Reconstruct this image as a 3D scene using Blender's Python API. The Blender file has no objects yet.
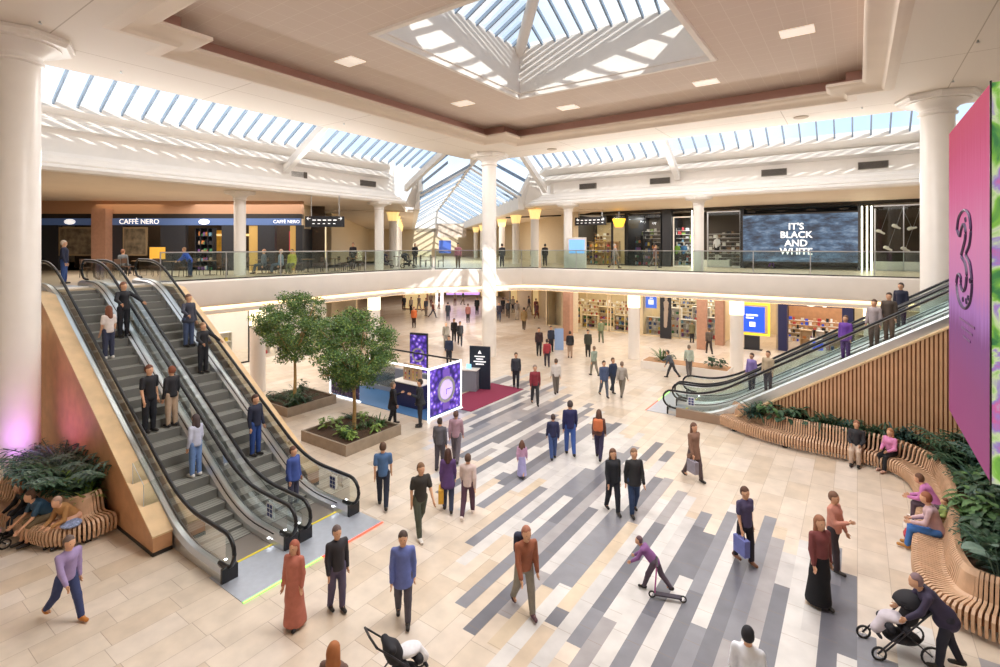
import bpy, bmesh, math, random
import numpy as np
from mathutils import Vector, Matrix
random.seed(7)
SC = bpy.context.scene
COL = SC.collection
PI = math.pi
# ------------------------------------------------------------------ camera, sky, sun, exposure
CAM_H, FPX, HOR = 6.7, 510.0, 247.0
YAW = math.radians(35)
CY, SY = math.cos(YAW), math.sin(YAW)
cd = bpy.data.cameras.new('camera'); cam = bpy.data.objects.new('camera', cd); COL.objects.link(cam)
cam.location = (0, 0, CAM_H); cam.rotation_euler = (PI/2, 0, YAW)
cd.sensor_width = 36; cd.lens = FPX/1000*36; cd.shift_y = -(333.5-HOR)/1000; cd.clip_end = 400
SC.camera = cam
w = bpy.data.worlds.new('sky'); SC.world = w; w.use_nodes = True
nt = w.node_tree; nt.nodes.clear()
out = nt.nodes.new('ShaderNodeOutputWorld'); bg = nt.nodes.new('ShaderNodeBackground')
tc = nt.nodes.new('ShaderNodeTexCoord'); nz = nt.nodes.new('ShaderNodeTexNoise'); nz.inputs['Scale'].default_value = 2.2; nz.inputs['Detail'].default_value = 6
cr = nt.nodes.new('ShaderNodeValToRGB'); cr.color_ramp.elements[0].position = .34; cr.color_ramp.elements[0].color = (.62, .81, 1, 1)
cr.color_ramp.elements[1].position = .54; cr.color_ramp.elements[1].color = (1, .985, .96, 1)
nt.links.new(tc.outputs['Generated'], nz.inputs['Vector']); nt.links.new(nz.outputs['Fac'], cr.inputs['Fac'])
nt.links.new(cr.outputs['Color'], bg.inputs['Color']); bg.inputs['Strength'].default_value = 1.5
nt.links.new(bg.outputs[0], out.inputs['Surface'])
sd = bpy.data.lights.new('sun', 'SUN'); so = bpy.data.objects.new('sun', sd); COL.objects.link(so)
sd.energy = 6.0; sd.angle = math.radians(.6); sd.color = (1, .95, .86)
so.rotation_euler = Vector((-.64, .56, -.56)).to_track_quat('-Z', 'Y').to_euler(); so.location = (0, 0, 30)
SC.view_settings.view_transform = 'Standard'; SC.view_settings.look = 'None'; SC.view_settings.gamma = 1
SC.view_settings.use_curve_mapping = False
SC.view_settings.exposure = -0.18
SC.cycles.max_bounces = 8; SC.cycles.diffuse_bounces = 5; SC.cycles.glossy_bounces = 3; SC.cycles.transmission_bounces = 4
SC.cycles.transparent_max_bounces = 14; SC.cycles.caustics_reflective = False; SC.cycles.caustics_refractive = False
SC.cycles.sample_clamp_indirect = 6; SC.cycles.use_denoising = True
def area_light(name, loc, sx, sy, power, col=(1, .965, .935), rot=(0, 0, 0)):
    d = bpy.data.lights.new(name, 'AREA'); d.shape = 'RECTANGLE'; d.size = sx; d.size_y = sy; d.energy = power; d.color = col
    o = bpy.data.objects.new(name, d); COL.objects.link(o); o.location = loc; o.rotation_euler = rot
    return o
# ceiling downlight rows of the two galleries, the lower concourse and the atrium slab
area_light('lower_downlights', (-27, 12, 3.7), 6, 18, 700)
area_light('lower_downlights', (-8, 33.8, 3.7), 20, 6, 800)
area_light('lower_downlights', (-27, 33, 3.7), 8, 8, 500)
area_light('lower_downlights', (-38, 44, 3.7), 8, 12, 500)
area_light('upper_downlights', (-30, 13, 9.3), 6, 14, 900)
area_light('upper_downlights', (-6, 34, 9.3), 22, 5, 900)
area_light('upper_downlights', (-30, 37, 9.1), 6, 12, 700)
area_light('slab_downlights', (-18.9, 15, 12.3), 1.2, 18, 600)
area_light('slab_downlights', (-8, 25.6, 12.3), 16, 1.2, 600)
area_light('tray_downlights', (-7, 8.4, 13.1), 9, 2.4, 1300)
area_light('tray_downlights', (-1.8, 15, 13.1), 2.2, 10, 1100)

# added fill lights, no real fixtures, aimed up from the cornices to brighten the slab
area_light('ceiling_fill', (-23.7, 12, 10.1), .4, 18, 520, rot=(0, -math.radians(180-42), 0))
area_light('ceiling_fill', (-7, 29.4, 10.1), 18, .4, 520, rot=(-math.radians(180-42), 0, 0))
# ------------------------------------------------------------------ helpers
def WZ(px, Z):                      # ground position seen in column px at depth Z
    X = (px-500)/FPX*Z
    return (X*CY - Z*SY, X*SY + Z*CY)
def W(px, py, z=0.0):               # ground position of a point of height z
    Z = (CAM_H-z)*FPX/(py-HOR)
    x, y = WZ(px, Z); return Vector((x, y, z))
def lin(c):
    if isinstance(c, str):
        c = c.lstrip('#'); c = [int(c[i:i+2], 16)/255 for i in (0, 2, 4)]
        c = [v/12.92 if v <= .04045 else ((v+.055)/1.055)**2.4 for v in c]
    return tuple(c[:3])+(1,)
MATS = {}
def mat(name, col='#cccccc', rough=.6, metal=0, emit=0, ecol=None, noise=0, nscale=8, bump=0, bscale=40, spec=.5, sheen=0):
    if name in MATS: return MATS[name]
    m = bpy.data.materials.new(name); m.use_nodes = True; n = m.node_tree; b = n.nodes['Principled BSDF']
    b.inputs['Base Color'].default_value = lin(col); b.inputs['Roughness'].default_value = rough; b.inputs['Metallic'].default_value = metal
    b.inputs['Specular IOR Level'].default_value = spec
    if emit:
        b.inputs['Emission Color'].default_value = lin(ecol or col); b.inputs['Emission Strength'].default_value = emit
    if noise or bump:
        t = n.nodes.new('ShaderNodeTexCoord')
    if noise:
        z = n.nodes.new('ShaderNodeTexNoise'); z.inputs['Scale'].default_value = nscale; z.inputs['Detail'].default_value = 4
        n.links.new(t.outputs['Object'], z.inputs['Vector'])
        r = n.nodes.new('ShaderNodeMapRange'); r.inputs[1].default_value = .3; r.inputs[2].default_value = .7; r.inputs[3].default_value = 1-noise; r.inputs[4].default_value = 1+noise
        n.links.new(z.outputs['Fac'], r.inputs[0])
        mx = n.nodes.new('ShaderNodeVectorMath'); mx.operation = 'SCALE'; mx.inputs[0].default_value = lin(col)[:3]
        n.links.new(r.outputs[0], mx.inputs['Scale']); n.links.new(mx.outputs[0], b.inputs['Base Color'])
    if bump:
        z = n.nodes.new('ShaderNodeTexNoise'); z.inputs['Scale'].default_value = bscale
        n.links.new(t.outputs['Object'], z.inputs['Vector'])
        bp = n.nodes.new('ShaderNodeBump'); bp.inputs['Strength'].default_value = bump; bp.inputs['Distance'].default_value = .02
        n.links.new(z.outputs['Fac'], bp.inputs['Height']); n.links.new(bp.outputs[0], b.inputs['Normal'])
    MATS[name] = m; return m
def cmat(c, rough=.75):             # plain cloth / plastic colour
    return mat('colour_'+c.strip('#'), c, rough, noise=.08, nscale=12)
def glass_mat(name, tint, refl=.5, base=.03):
    if name in MATS: return MATS[name]
    m = bpy.data.materials.new(name); m.use_nodes = True; n = m.node_tree; n.nodes.clear()
    o = n.nodes.new('ShaderNodeOutputMaterial'); t = n.nodes.new('ShaderNodeBsdfTransparent'); g = n.nodes.new('ShaderNodeBsdfGlossy')
    t.inputs[0].default_value = lin(tint); g.inputs['Roughness'].default_value = .03; g.inputs[0].default_value = (.95, .98, 1, 1)
    f = n.nodes.new('ShaderNodeFresnel'); f.inputs[0].default_value = 1.35
    mp = n.nodes.new('ShaderNodeMath'); mp.operation = 'MULTIPLY_ADD'; mp.inputs[1].default_value = refl; mp.inputs[2].default_value = base
    x = n.nodes.new('ShaderNodeMixShader'); n.links.new(f.outputs[0], mp.inputs[0]); n.links.new(mp.outputs[0], x.inputs[0])
    n.links.new(t.outputs[0], x.inputs[1]); n.links.new(g.outputs[0], x.inputs[2]); n.links.new(x.outputs[0], o.inputs[0])
    MATS[name] = m; return m
class MB:
    def __init__(s): s.v = []; s.f = []; s.m = []; s.smooth = False
    def add(s, vs, fs, mi=0):
        k = len(s.v); s.v += [tuple(p) for p in vs]; s.f += [tuple(k+i for i in f) for f in fs]; s.m += [mi]*len(fs); return s
    def box(s, x0, y0, z0, x1, y1, z1, mi=0, c=0):
        if c:                       # chamfered vertical edges
            return s.prism([(x0+c, y0), (x1-c, y0), (x1, y0+c), (x1, y1-c), (x1-c, y1), (x0+c, y1), (x0, y1-c), (x0, y0+c)], z0, z1, mi)
        return s.add([(x, y, z) for z in (z0, z1) for (x, y) in ((x0, y0), (x1, y0), (x1, y1), (x0, y1))],
                     [(0, 3, 2, 1), (4, 5, 6, 7), (0, 1, 5, 4), (1, 2, 6, 5), (2, 3, 7, 6), (3, 0, 4, 7)], mi)
    def obox(s, c, sx, sy, sz, rz=0, mi=0, tilt=0):     # centre-bottom origin, turned about z
        M = Matrix.Translation(c) @ Matrix.Rotation(rz, 4, 'Z') @ Matrix.Rotation(tilt, 4, 'X')
        vs = [M @ Vector((x*sx/2, y*sy/2, z*sz)) for z in (0, 1) for x, y in ((-1, -1), (1, -1), (1, 1), (-1, 1))]
        return s.add(vs, [(0, 3, 2, 1), (4, 5, 6, 7), (0, 1, 5, 4), (1, 2, 6, 5), (2, 3, 7, 6), (3, 0, 4, 7)], mi)
    def prism(s, poly, z0, z1, mi=0):
        n = len(poly)
        return s.add([(x, y, z0) for x, y in poly]+[(x, y, z1) for x, y in poly],
                     [tuple(range(n-1, -1, -1)), tuple(range(n, 2*n))]+[(i, (i+1) % n, n+(i+1) % n, n+i) for i in range(n)], mi)
    def lathe(s, prof, c=(0, 0, 0), seg=24, mi=0, cap=True):
        k = len(prof)
        vs = [(c[0]+r*math.cos(2*PI*j/seg), c[1]+r*math.sin(2*PI*j/seg), c[2]+z) for r, z in prof for j in range(seg)]
        fs = [(i*seg+j, i*seg+(j+1) % seg, (i+1)*seg+(j+1) % seg, (i+1)*seg+j) for i in range(k-1) for j in range(seg)]
        if cap: fs += [tuple(range(seg-1, -1, -1)), tuple((k-1)*seg+j for j in range(seg))]
        return s.add(vs, fs, mi)
    def tube(s, pts, r, seg=8, mi=0):
        pts = [Vector(p) for p in pts]; n = len(pts); vs = []
        rs = r if isinstance(r, (list, tuple)) else [r]*n
        up = Vector((0, 0, 1)) if abs((pts[-1]-pts[0]).normalized().z) < .95 else Vector((1, 0, 0))
        for i, p in enumerate(pts):
            d = (pts[min(i+1, n-1)]-pts[max(i-1, 0)]).normalized()
            a = d.cross(up)
            a = a.normalized() if a.length > 1e-4 else Vector((1, 0, 0)); b = d.cross(a).normalized()
            vs += [p+rs[i]*(math.cos(2*PI*j/seg)*a+math.sin(2*PI*j/seg)*b) for j in range(seg)]
        fs = [(i*seg+j, i*seg+(j+1) % seg, (i+1)*seg+(j+1) % seg, (i+1)*seg+j) for i in range(n-1) for j in range(seg)]
        fs += [tuple(range(seg-1, -1, -1)), tuple((n-1)*seg+j for j in range(seg))]
        return s.add(vs, fs, mi)
    def sweep(s, prof, path, mi=0, closed=False, ends=True, out=1):   # prof: (offset to the right of travel, z), path: 2D
        P = [Vector(p) for p in path]; n = len(P); k = len(prof); rows = []
        for i in range(n):
            a = P[i]-P[i-1] if (i > 0 or closed) else P[1]-P[0]
            b = P[(i+1) % n]-P[i] if (i < n-1 or closed) else P[-1]-P[-2]
            a = a.normalized(); b = b.normalized()
            na = Vector((a.y, -a.x)); nb = Vector((b.y, -b.x)); m = (na+nb)
            m = m/max(m.length_squared, .2)*2
            rows.append([(P[i].x+m.x*o*out, P[i].y+m.y*o*out, z) for o, z in prof])
        vs = [p for r in rows for p in r]; fs = []
        for i in range(n if closed else n-1):
            j = (i+1) % n
            fs += [(i*k+q, j*k+q, j*k+q+1, i*k+q+1) for q in range(k-1)]
        return s.add(vs, fs, mi)
    def build(s, name, mats, parent=None, smooth=False, loc=None):
        me = bpy.data.meshes.new(name); me.from_pydata(s.v, [], s.f)
        for m in (mats if isinstance(mats, (list, tuple)) else [mats]): me.materials.append(m)
        if len(me.materials) > 1: me.polygons.foreach_set('material_index', s.m)
        me.update()
        if smooth: me.polygons.foreach_set('use_smooth', [True]*len(me.polygons)); me.set_sharp_from_angle(angle=math.radians(smooth if smooth is not True else 40))
        o = bpy.data.objects.new(name, me); COL.objects.link(o)
        if parent: o.parent = parent
        if loc: o.location = loc
        return o
def tag(o, label=None, cat=None, group=None, kind=None):
    if label: o['label'] = label
    if cat: o['category'] = cat
    if group: o['group'] = group
    if kind: o['kind'] = kind
    return o
def struct(o, label=None, cat=None):
    o['kind'] = 'structure'
    if label: o['label'] = label
    if cat: o['category'] = cat
    return o
def empty(name, loc, rz=0, label=None, cat=None, group=None, kind=None):
    o = bpy.data.objects.new(name, None); COL.objects.link(o); o.location = loc; o.rotation_euler = (0, 0, rz); o.empty_display_size = .2
    return tag(o, label, cat, group, kind)
KIDS = {}
def copy_tree(o, parent=None):
    c = o.copy(); COL.objects.link(c)
    if parent: c.parent = parent
    for ch in [q for q in o.children]: copy_tree(ch, c)
    return c
def text_mesh(s, size, font_off=.012, extrude=.01, align='CENTER', bold=0):
    cu = bpy.data.curves.new('lettering', 'FONT'); cu.body = s; cu.size = size; cu.align_x = align; cu.align_y = 'CENTER'; cu.extrude = extrude; cu.offset = bold
    cu.resolution_u = 3; cu.space_line = .92
    o = bpy.data.objects.new('lettering', cu); COL.objects.link(o)
    dg = bpy.context.evaluated_depsgraph_get(); me = bpy.data.meshes.new_from_object(o.evaluated_get(dg)); bpy.data.objects.remove(o)
    return me
def lettering(s, size, m, parent, loc, rz, extrude=.01, bold=0, rx=PI/2, name='lettering'):
    me = text_mesh(s, size, extrude=extrude, bold=bold); me.materials.clear(); me.materials.append(m)
    o = bpy.data.objects.new(name, me); COL.objects.link(o); o.parent = parent; o.location = loc; o.rotation_euler = (rx, 0, rz); return o
# ------------------------------------------------------------------ materials of the building
M_white = mat('white_plaster', '#efe9e2', .55, noise=.03, nscale=1.2)
M_cream = mat('cream_soffit', '#e6d8c8', .6, noise=.03, nscale=.8)
M_tray = mat('acoustic_tile_ceiling', '#cfbcaa', .8, noise=.04, nscale=1)
M_pink = mat('pink_cove_band', '#cfa699', .7)
M_brown = mat('tan_bulkhead', '#b98f70', .7)
M_col = mat('column_paint', '#f1ece6', .35, noise=.02, nscale=2)
M_steel = mat('brushed_steel', '#c9cbcd', .28, 1)
M_dsteel = mat('dark_bronze_frame', '#3a3634', .4, .6)
M_black = mat('black_rubber', '#15151a', .35)
M_mull = mat('skylight_mullion', '#8fa0b4', .5, .2)
M_rail = glass_mat('balustrade_glass', '#ebf4f0', .4, .03)
M_sky = glass_mat('skylight_glass', '#eef6ff', .25, .01)
M_shopglass = glass_mat('shopfront_glass', '#eef2f0', .5, .02)
M_cove = mat('warm_cove_light', '#ffe9c4', .5, emit=2.2, ecol='#ffe3b5')
M_floor_up = mat('upper_floor_stone', '#c9b79d', .3, noise=.06, nscale=1.5)

def floor_material():
    m = bpy.data.materials.new('stone_tile_floor'); m.use_nodes = True; n = m.node_tree; b = n.nodes['Principled BSDF']
    L = n.links.new
    def N(t, **k):
        x = n.nodes.new(t)
        for a, v in k.items(): setattr(x, a, v)
        return x
    def M(op, a, bb=None, c=None):
        x = N('ShaderNodeMath', operation=op)
        for i, v in enumerate((a, bb, c)):
            if v is None: continue
            if isinstance(v, (int, float)): x.inputs[i].default_value = v
            else: L(v, x.inputs[i])
        return x.outputs[0]
    tcn = N('ShaderNodeTexCoord'); sp = N('ShaderNodeSeparateXYZ'); L(tcn.outputs['Object'], sp.inputs[0])
    x, y = sp.outputs[0], sp.outputs[1]
    def white(a, bb=0.0):
        w_ = N('ShaderNodeTexWhiteNoise', noise_dimensions='2D'); c = N('ShaderNodeCombineXYZ')
        for i, v in enumerate((a, bb)):
            if isinstance(v, (int, float)): c.inputs[i].default_value = v
            else: L(v, c.inputs[i])
        L(c.outputs[0], w_.inputs[0]); return w_.outputs[0]
    # stripe band: columns .27 m wide running along y, ragged ends
    SW = .27
    ci = M('FLOOR', M('DIVIDE', x, SW)); r1 = white(ci, 3.1); r2 = white(ci, 9.7)
    xc = M('MULTIPLY', M('ADD', ci, .5), SW)
    lo = M('ADD', M('MULTIPLY_ADD', xc, -.90, 3.3), M('MULTIPLY', M('SUBTRACT', r1, .5), 3.4))
    hi = M('ADD', M('MULTIPLY_ADD', xc, -.74, 11.9), M('MULTIPLY', M('SUBTRACT', r2, .5), 3.0))
    inb = M('MULTIPLY', M('GREATER_THAN', y, lo), M('LESS_THAN', y, hi))
    inb = M('MULTIPLY', inb, M('MULTIPLY', M('GREATER_THAN', x, -15.12), M('LESS_THAN', x, 2.43)))
    seg = M('FLOOR', M('DIVIDE', M('ADD', y, M('MULTIPLY', r2, 6)), 3.6))
    rc = white(ci, seg)
    st = N('ShaderNodeValToRGB'); st.color_ramp.interpolation = 'CONSTANT'
    cols = [(0, '#6f7079'), (.2, '#cbc8c6'), (.40, '#85868e'), (.60, '#d6d3d0'), (.84, '#a19d9f'), (.93, '#d3c2aa')]
    while len(st.color_ramp.elements) < len(cols): st.color_ramp.elements.new(.5)
    for e, (p, c) in zip(st.color_ramp.elements, cols): e.position = p; e.color = lin(c)
    L(rc, st.inputs[0])
    # stone tiles, rows .54 m along y, 1.08 m long, staggered
    TW, TL = .54, 1.08
    ri = M('FLOOR', M('DIVIDE', x, TW)); off = M('MULTIPLY', white(ri, 1.0), TL)
    yy = M('ADD', y, off); ti = M('FLOOR', M('DIVIDE', yy, TL)); tv = white(ri, ti)
    tile = N('ShaderNodeValToRGB'); cc = [(0, '#d3c4b2'), (.35, '#dccfbf'), (.7, '#cdbba5'), (1, '#dfd3c6')]
    while len(tile.color_ramp.elements) < 4: tile.color_ramp.elements.new(.5)
    for e, (p, c) in zip(tile.color_ramp.elements, cc): e.position = p; e.color = lin(c)
    L(tv, tile.inputs[0])
    nz_ = N('ShaderNodeTexNoise'); nz_.inputs['Scale'].default_value = 2.3; nz_.inputs['Detail'].default_value = 8; L(tcn.outputs['Object'], nz_.inputs['Vector'])
    vr = N('ShaderNodeMapRange'); vr.inputs[1].default_value = .3; vr.inputs[2].default_value = .7; vr.inputs[3].default_value = .88; vr.inputs[4].default_value = 1.08
    L(nz_.outputs['Fac'], vr.inputs[0])
    mx = N('ShaderNodeMix', data_type='RGBA'); L(inb, mx.inputs['Factor']); L(tile.outputs[0], mx.inputs['A']); L(st.outputs[0], mx.inputs['B'])
    sc = N('ShaderNodeVectorMath', operation='SCALE'); L(mx.outputs['Result'], sc.inputs[0]); L(vr.outputs[0], sc.inputs['Scale'])
    # joints
    jx = M('FRACT', M('DIVIDE', x, TW)); jy = M('FRACT', M('DIVIDE', yy, TL))
    jt = M('MAXIMUM', M('LESS_THAN', jx, .018), M('LESS_THAN', jy, .010))
    jb = M('LESS_THAN', M('FRACT', M('DIVIDE', M('ADD', y, M('MULTIPLY', r1, 1.0)), .9)), .012)
    jj = N('ShaderNodeMix', data_type='FLOAT'); L(inb, jj.inputs['Factor']); L(jt, jj.inputs['A']); L(jb, jj.inputs['B'])
    m2 = N('ShaderNodeMix', data_type='RGBA'); L(M('MULTIPLY', jj.outputs[0], .55), m2.inputs['Factor']); L(sc.outputs[0], m2.inputs['A']); m2.inputs['B'].default_value = lin('#8b7560')
    L(m2.outputs['Result'], b.inputs['Base Color'])
    b.inputs['Roughness'].default_value = .28; b.inputs['Specular IOR Level'].default_value = .45
    return m
M_floor = floor_material()
struct(MB().prism([(-75, -8), (14, -8), (14, 48), (14, 80), (-75, 80)], -.2, 0).build('floor', M_floor))

# ------------------------------------------------------------------ sizes
ZU, ZT, ZC = 5.27, 12.4, 13.2          # upper floor, slab soffit, tray ceiling
A0 = (-18.6, 25.4)                      # far column
EDGE = [(-22.4, -6), (-22.4, 21.5), (-21.6, 23.6), (-19.5, 26.2), (-18.3, 28.6), (-17.2, 29.2), (9, 29.2)]   # balcony edge, left to right

# upper floor slab with its fascia
def slab_region(inner, mi=0):
    return inner
def poly_slab(name, poly, z0, z1, m):
    return struct(MB().prism(poly, z0, z1).build(name, m))
# stairwell of the left escalators notch: the slab edge steps back to x=-23.4 between y 4.9 and 8.6
E2 = [(-22.4, -6), (-22.4, 4.7), (-21.7, 4.7), (-21.7, 8.7), (-22.4, 8.7)] + EDGE[1:]
outer = [(9, 60), (-60, 60), (-60, -6)]
poly_slab('floor_upper', [(x, y) for x, y in E2]+outer, ZU-.35, ZU, M_floor_up)
poly_slab('ceiling_lower', [(x-.25 if x < -22 else x, y) for x, y in EDGE[:0]] + [(-22.7, -6), (-22.7, 21.6), (-21.9, 23.8), (-19.8, 26.4), (-18.5, 28.9), (-17.3, 29.5), (9, 29.5)]+outer, 3.83, 3.95, M_cream)
FP = [(.02, ZU+.04), (.06, ZU+.04), (.12, ZU-.04), (.12, 4.35), (.06, 4.22), (-.02, 4.17), (-.30, 4.17), (-.30, 4.05), (-.12, 4.0), (-.12, 3.86), (-.16, 3.82), (-.6, 3.82)]
struct(MB().sweep(FP, EDGE).build('trim_balcony_fascia', M_white, smooth=30))
struct(MB().sweep([(-.27, 4.165), (-.05, 4.165)], EDGE, out=1).sweep([(-.29, 4.16), (-.29, 4.06)], EDGE).build('trim_cove_light', M_cove))
struct(MB().sweep([(-.20, 3.81), (-.32, 3.81)], EDGE).build('trim_lower_cove_light', M_cove))
# glass balustrade
def rail(path, z, name='glass_balustrade', label='', glass=True, h=1.24, group=None):
    r = empty(name, (0, 0, 0), 0, label, 'balustrade', group)
    MB().sweep([(-.02, z), (-.02, z+h-.05), (-.005, z+h-.05), (-.005, z)], path).build('glass_pane', M_rail, r)
    b = MB(); b.sweep([(.02, z+h-.05), (.02, z+h), (-.045, z+h), (-.045, z+h-.05), (.02, z+h-.05)], path); b.build('top_rail', M_steel, r)
    b = MB(); b.sweep([(.03, z), (.03, z+.09), (-.055, z+.09), (-.055, z)], path); b.build('base_channel', M_dsteel, r)
    P = [Vector(p) for p in path]
    for a, c in zip(P, P[1:]):
        L_ = (c-a).length; n = max(1, round(L_/2.6))
        for i in range(n):
            q = a+(c-a)*(i/n); MB().box(q.x-.02, q.y-.02, z, q.x+.02, q.y+.02, z+h-.02).build('post', M_steel, r)
    return r
rail([(-22.4, 8.75), EDGE[1], (-21.64, 23.5)], ZU, label='glass balustrade along the left upper gallery beside the café tables')
rail([(-21.52, 23.7), EDGE[3], EDGE[4], (-17.3, 29.145)], ZU, label='glass balustrade on the projecting corner bay behind the middle column')
rail([(-17.1, 29.2), (3.2, 29.2)], ZU, label='long straight glass balustrade in front of the upper right shops')
rail([(-22.4, -3), (-22.4, 4.65)], ZU, label='short glass balustrade beside the near escalator head, behind the left column')

# ------------------------------------------------------------------ main columns
def column(x, y, r, z0, z1, label, name='column', cap=1.0, seg=32):
    c = empty(name, (x, y, z0), 0, label, 'column'); c['kind'] = 'structure'
    H = z1-z0
    MB().lathe([(r*1.02, 0), (r, .05), (r, H-.75*cap), (r*.97, H-.72*cap)], seg=seg).build('shaft', M_col, c, smooth=40)
    pr = [(r*1.0, H-.74*cap), (r*1.16, H-.70*cap), (r*1.18, H-.64*cap), (r*1.05, H-.60*cap), (r*1.08, H-.5*cap), (r*1.35, H-.36*cap), (r*1.75, H-.27*cap), (r*1.9, H-.26*cap), (r*1.9, H-.22*cap)]
    MB().lathe(pr, seg=seg).build('capital', M_col, c, smooth=30)
    R = r+.78*cap
    MB().lathe([(R*.93, H-.22*cap), (R*.97, H-.12*cap), (R, H-.10*cap), (R, H-.01)], seg=8).build('abacus', M_col, c)
    return c
column(-18.6, 25.4, .44, 0, ZT, 'tall round white column standing alone at the middle of the atrium')
column(-18.72, 3.82, .50, 0, ZT, 'massive white round column at the left edge behind the plants')
column(2.5, 25.4, .52, 0, ZT, 'tall white round column at right, behind the hanging pink screen')

# ------------------------------------------------------------------ atrium slab ceiling with recessed tray
XO, YO, XR, YN = -20.8, 27.2, 4.8, 1.2      # slab outer edges
TX0, TX1, TY0, TY1 = -17.2, 1.1, 4.9, 24.2  # tray perimeter (outside of the lip)
def ring(mb, outer_, inner_, z, flip=False):
    # faces between two polygons with matched counts
    n = len(outer_); vs = [(x, y, z) for x, y in outer_]+[(x, y, z) for x, y in inner_]
    mb.add(vs, [((i+1) % n, i, n+i, n+(i+1) % n) for i in range(n)])
ch = 1.4
O_ = [(XO, YN-8), (XO, YO-ch), (XO+ch, YO), (XR, YO), (XR+5, YO), (XR+5, YN-8)]
nt_ = 1.1   # notched corners
TP = [(TX0, TY0+1.4), (TX0, TY1-1.3), (TX0+1.3, TY1-1.3), (TX0+1.3, TY1), (TX1-nt_, TY1), (TX1-nt_, TY1-.9), (TX1, TY1-.9), (TX1, TY0), (TX0+1.15, TY0), (TX0+1.15, TY0+1.4)]
def ngon_with_hole(name, outer_, hole, z, th, m):
    bm = bmesh.new()
    vo = [bm.verts.new((x, y, z)) for x, y in outer_]; vh = [bm.verts.new((x, y, z)) for x, y in hole]
    ed = [bm.edges.new((vo[i], vo[(i+1) % len(vo)])) for i in range(len(vo))]+[bm.edges.new((vh[i], vh[(i+1) % len(vh)])) for i in range(len(vh))]
    bmesh.ops.triangle_fill(bm, use_beauty=True, edges=ed)
    g = bmesh.ops.extrude_face_region(bm, geom=bm.faces[:])
    for v in [q for q in g['geom'] if isinstance(q, bmesh.types.BMVert)]: v.co.z += th
    bmesh.ops.recalc_face_normals(bm, faces=bm.faces[:])
    me = bpy.data.meshes.new(name); bm.to_mesh(me); bm.free(); me.materials.append(m)
    o = bpy.data.objects.new(name, me); COL.objects.link(o); return struct(o)
def seam_mat(name, col, sx, sy, w_, line, rough=.6, ox=0, oy=0):
    m = bpy.data.materials.new(name); m.use_nodes = True; n = m.node_tree; b = n.nodes['Principled BSDF']; L = n.links.new
    t = n.nodes.new('ShaderNodeTexCoord'); s = n.nodes.new('ShaderNodeSeparateXYZ'); L(t.outputs['Object'], s.inputs[0]); r = []
    for i, (sz, of) in enumerate(((sx, ox), (sy, oy))):
        a = n.nodes.new('ShaderNodeMath'); a.operation = 'MULTIPLY_ADD'; L(s.outputs[i], a.inputs[0]); a.inputs[1].default_value = 1/sz; a.inputs[2].default_value = of
        f = n.nodes.new('ShaderNodeMath'); f.operation = 'FRACT'; L(a.outputs[0], f.inputs[0])
        g = n.nodes.new('ShaderNodeMath'); g.operation = 'LESS_THAN'; L(f.outputs[0], g.inputs[0]); g.inputs[1].default_value = w_/sz; r.append(g)
    mm = n.nodes.new('ShaderNodeMath'); mm.operation = 'MAXIMUM'; L(r[0].outputs[0], mm.inputs[0]); L(r[1].outputs[0], mm.inputs[1])
    x = n.nodes.new('ShaderNodeMix'); x.data_type = 'RGBA'; L(mm.outputs[0], x.inputs['Factor']); x.inputs['A'].default_value = lin(col); x.inputs['B'].default_value = lin(line)
    L(x.outputs['Result'], b.inputs['Base Color']); b.inputs['Roughness'].default_value = rough; return m
M_slab = seam_mat('cream_slab_panels', '#eae1d6', 5.3, 5.3, .03, '#bfb2a2', ox=.5, oy=.2)
M_tiles = seam_mat('ceiling_tiles', '#dccdc1', .6, .6, .02, '#e6dacf', .8)
ngon_with_hole('ceiling_slab', O_, TP, ZT, .5, M_slab)
# lip: rises inward from the slab to 12.62 then folds back to the pink band
LP = [(0, ZT), (.12, ZT-.05), (.3, ZT-.05), (.42, ZT+.06), (.8, ZT+.12), (.95, ZT+.2), (.95, ZT+.3), (.35, ZT+.32)]
TPs = TP
struct(MB().sweep(LP, TPs, closed=True).build('trim_tray_lip', M_cream, smooth=35))
struct(MB().sweep([(.35, ZT+.32), (.35, ZC+.01)], TPs, closed=True).build('trim_tray_band', M_pink))
SK = (-12.0, 10.6, -4.15, 18.6)         # skylight opening x0,y0,x1,y1
ngon_with_hole('ceiling_tray', TP, [(SK[0]-.12, SK[1]-.12), (SK[2]+.12, SK[1]-.12), (SK[2]+.12, SK[3]+.12), (SK[0]-.12, SK[3]+.12)], ZC, .4, M_tiles)
sk = [(SK[0], SK[1]), (SK[0], SK[3]), (SK[2], SK[3]), (SK[2], SK[1])]
struct(MB().sweep([(0, ZC-.06), (-.16, ZC-.06), (-.2, ZC-.001)], sk, closed=True).build('trim_skylight_edge', M_white))
struct(MB().sweep([(0, ZC-.06), (0, ZC+.12), (.05, ZC+.14), (.05, ZC+.26), (0, ZC+.28), (0, 15.3), (-.6, 15.3), (-.6, 15.7)], sk, closed=True).build('wall_skylight_upstand', M_white))
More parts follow.
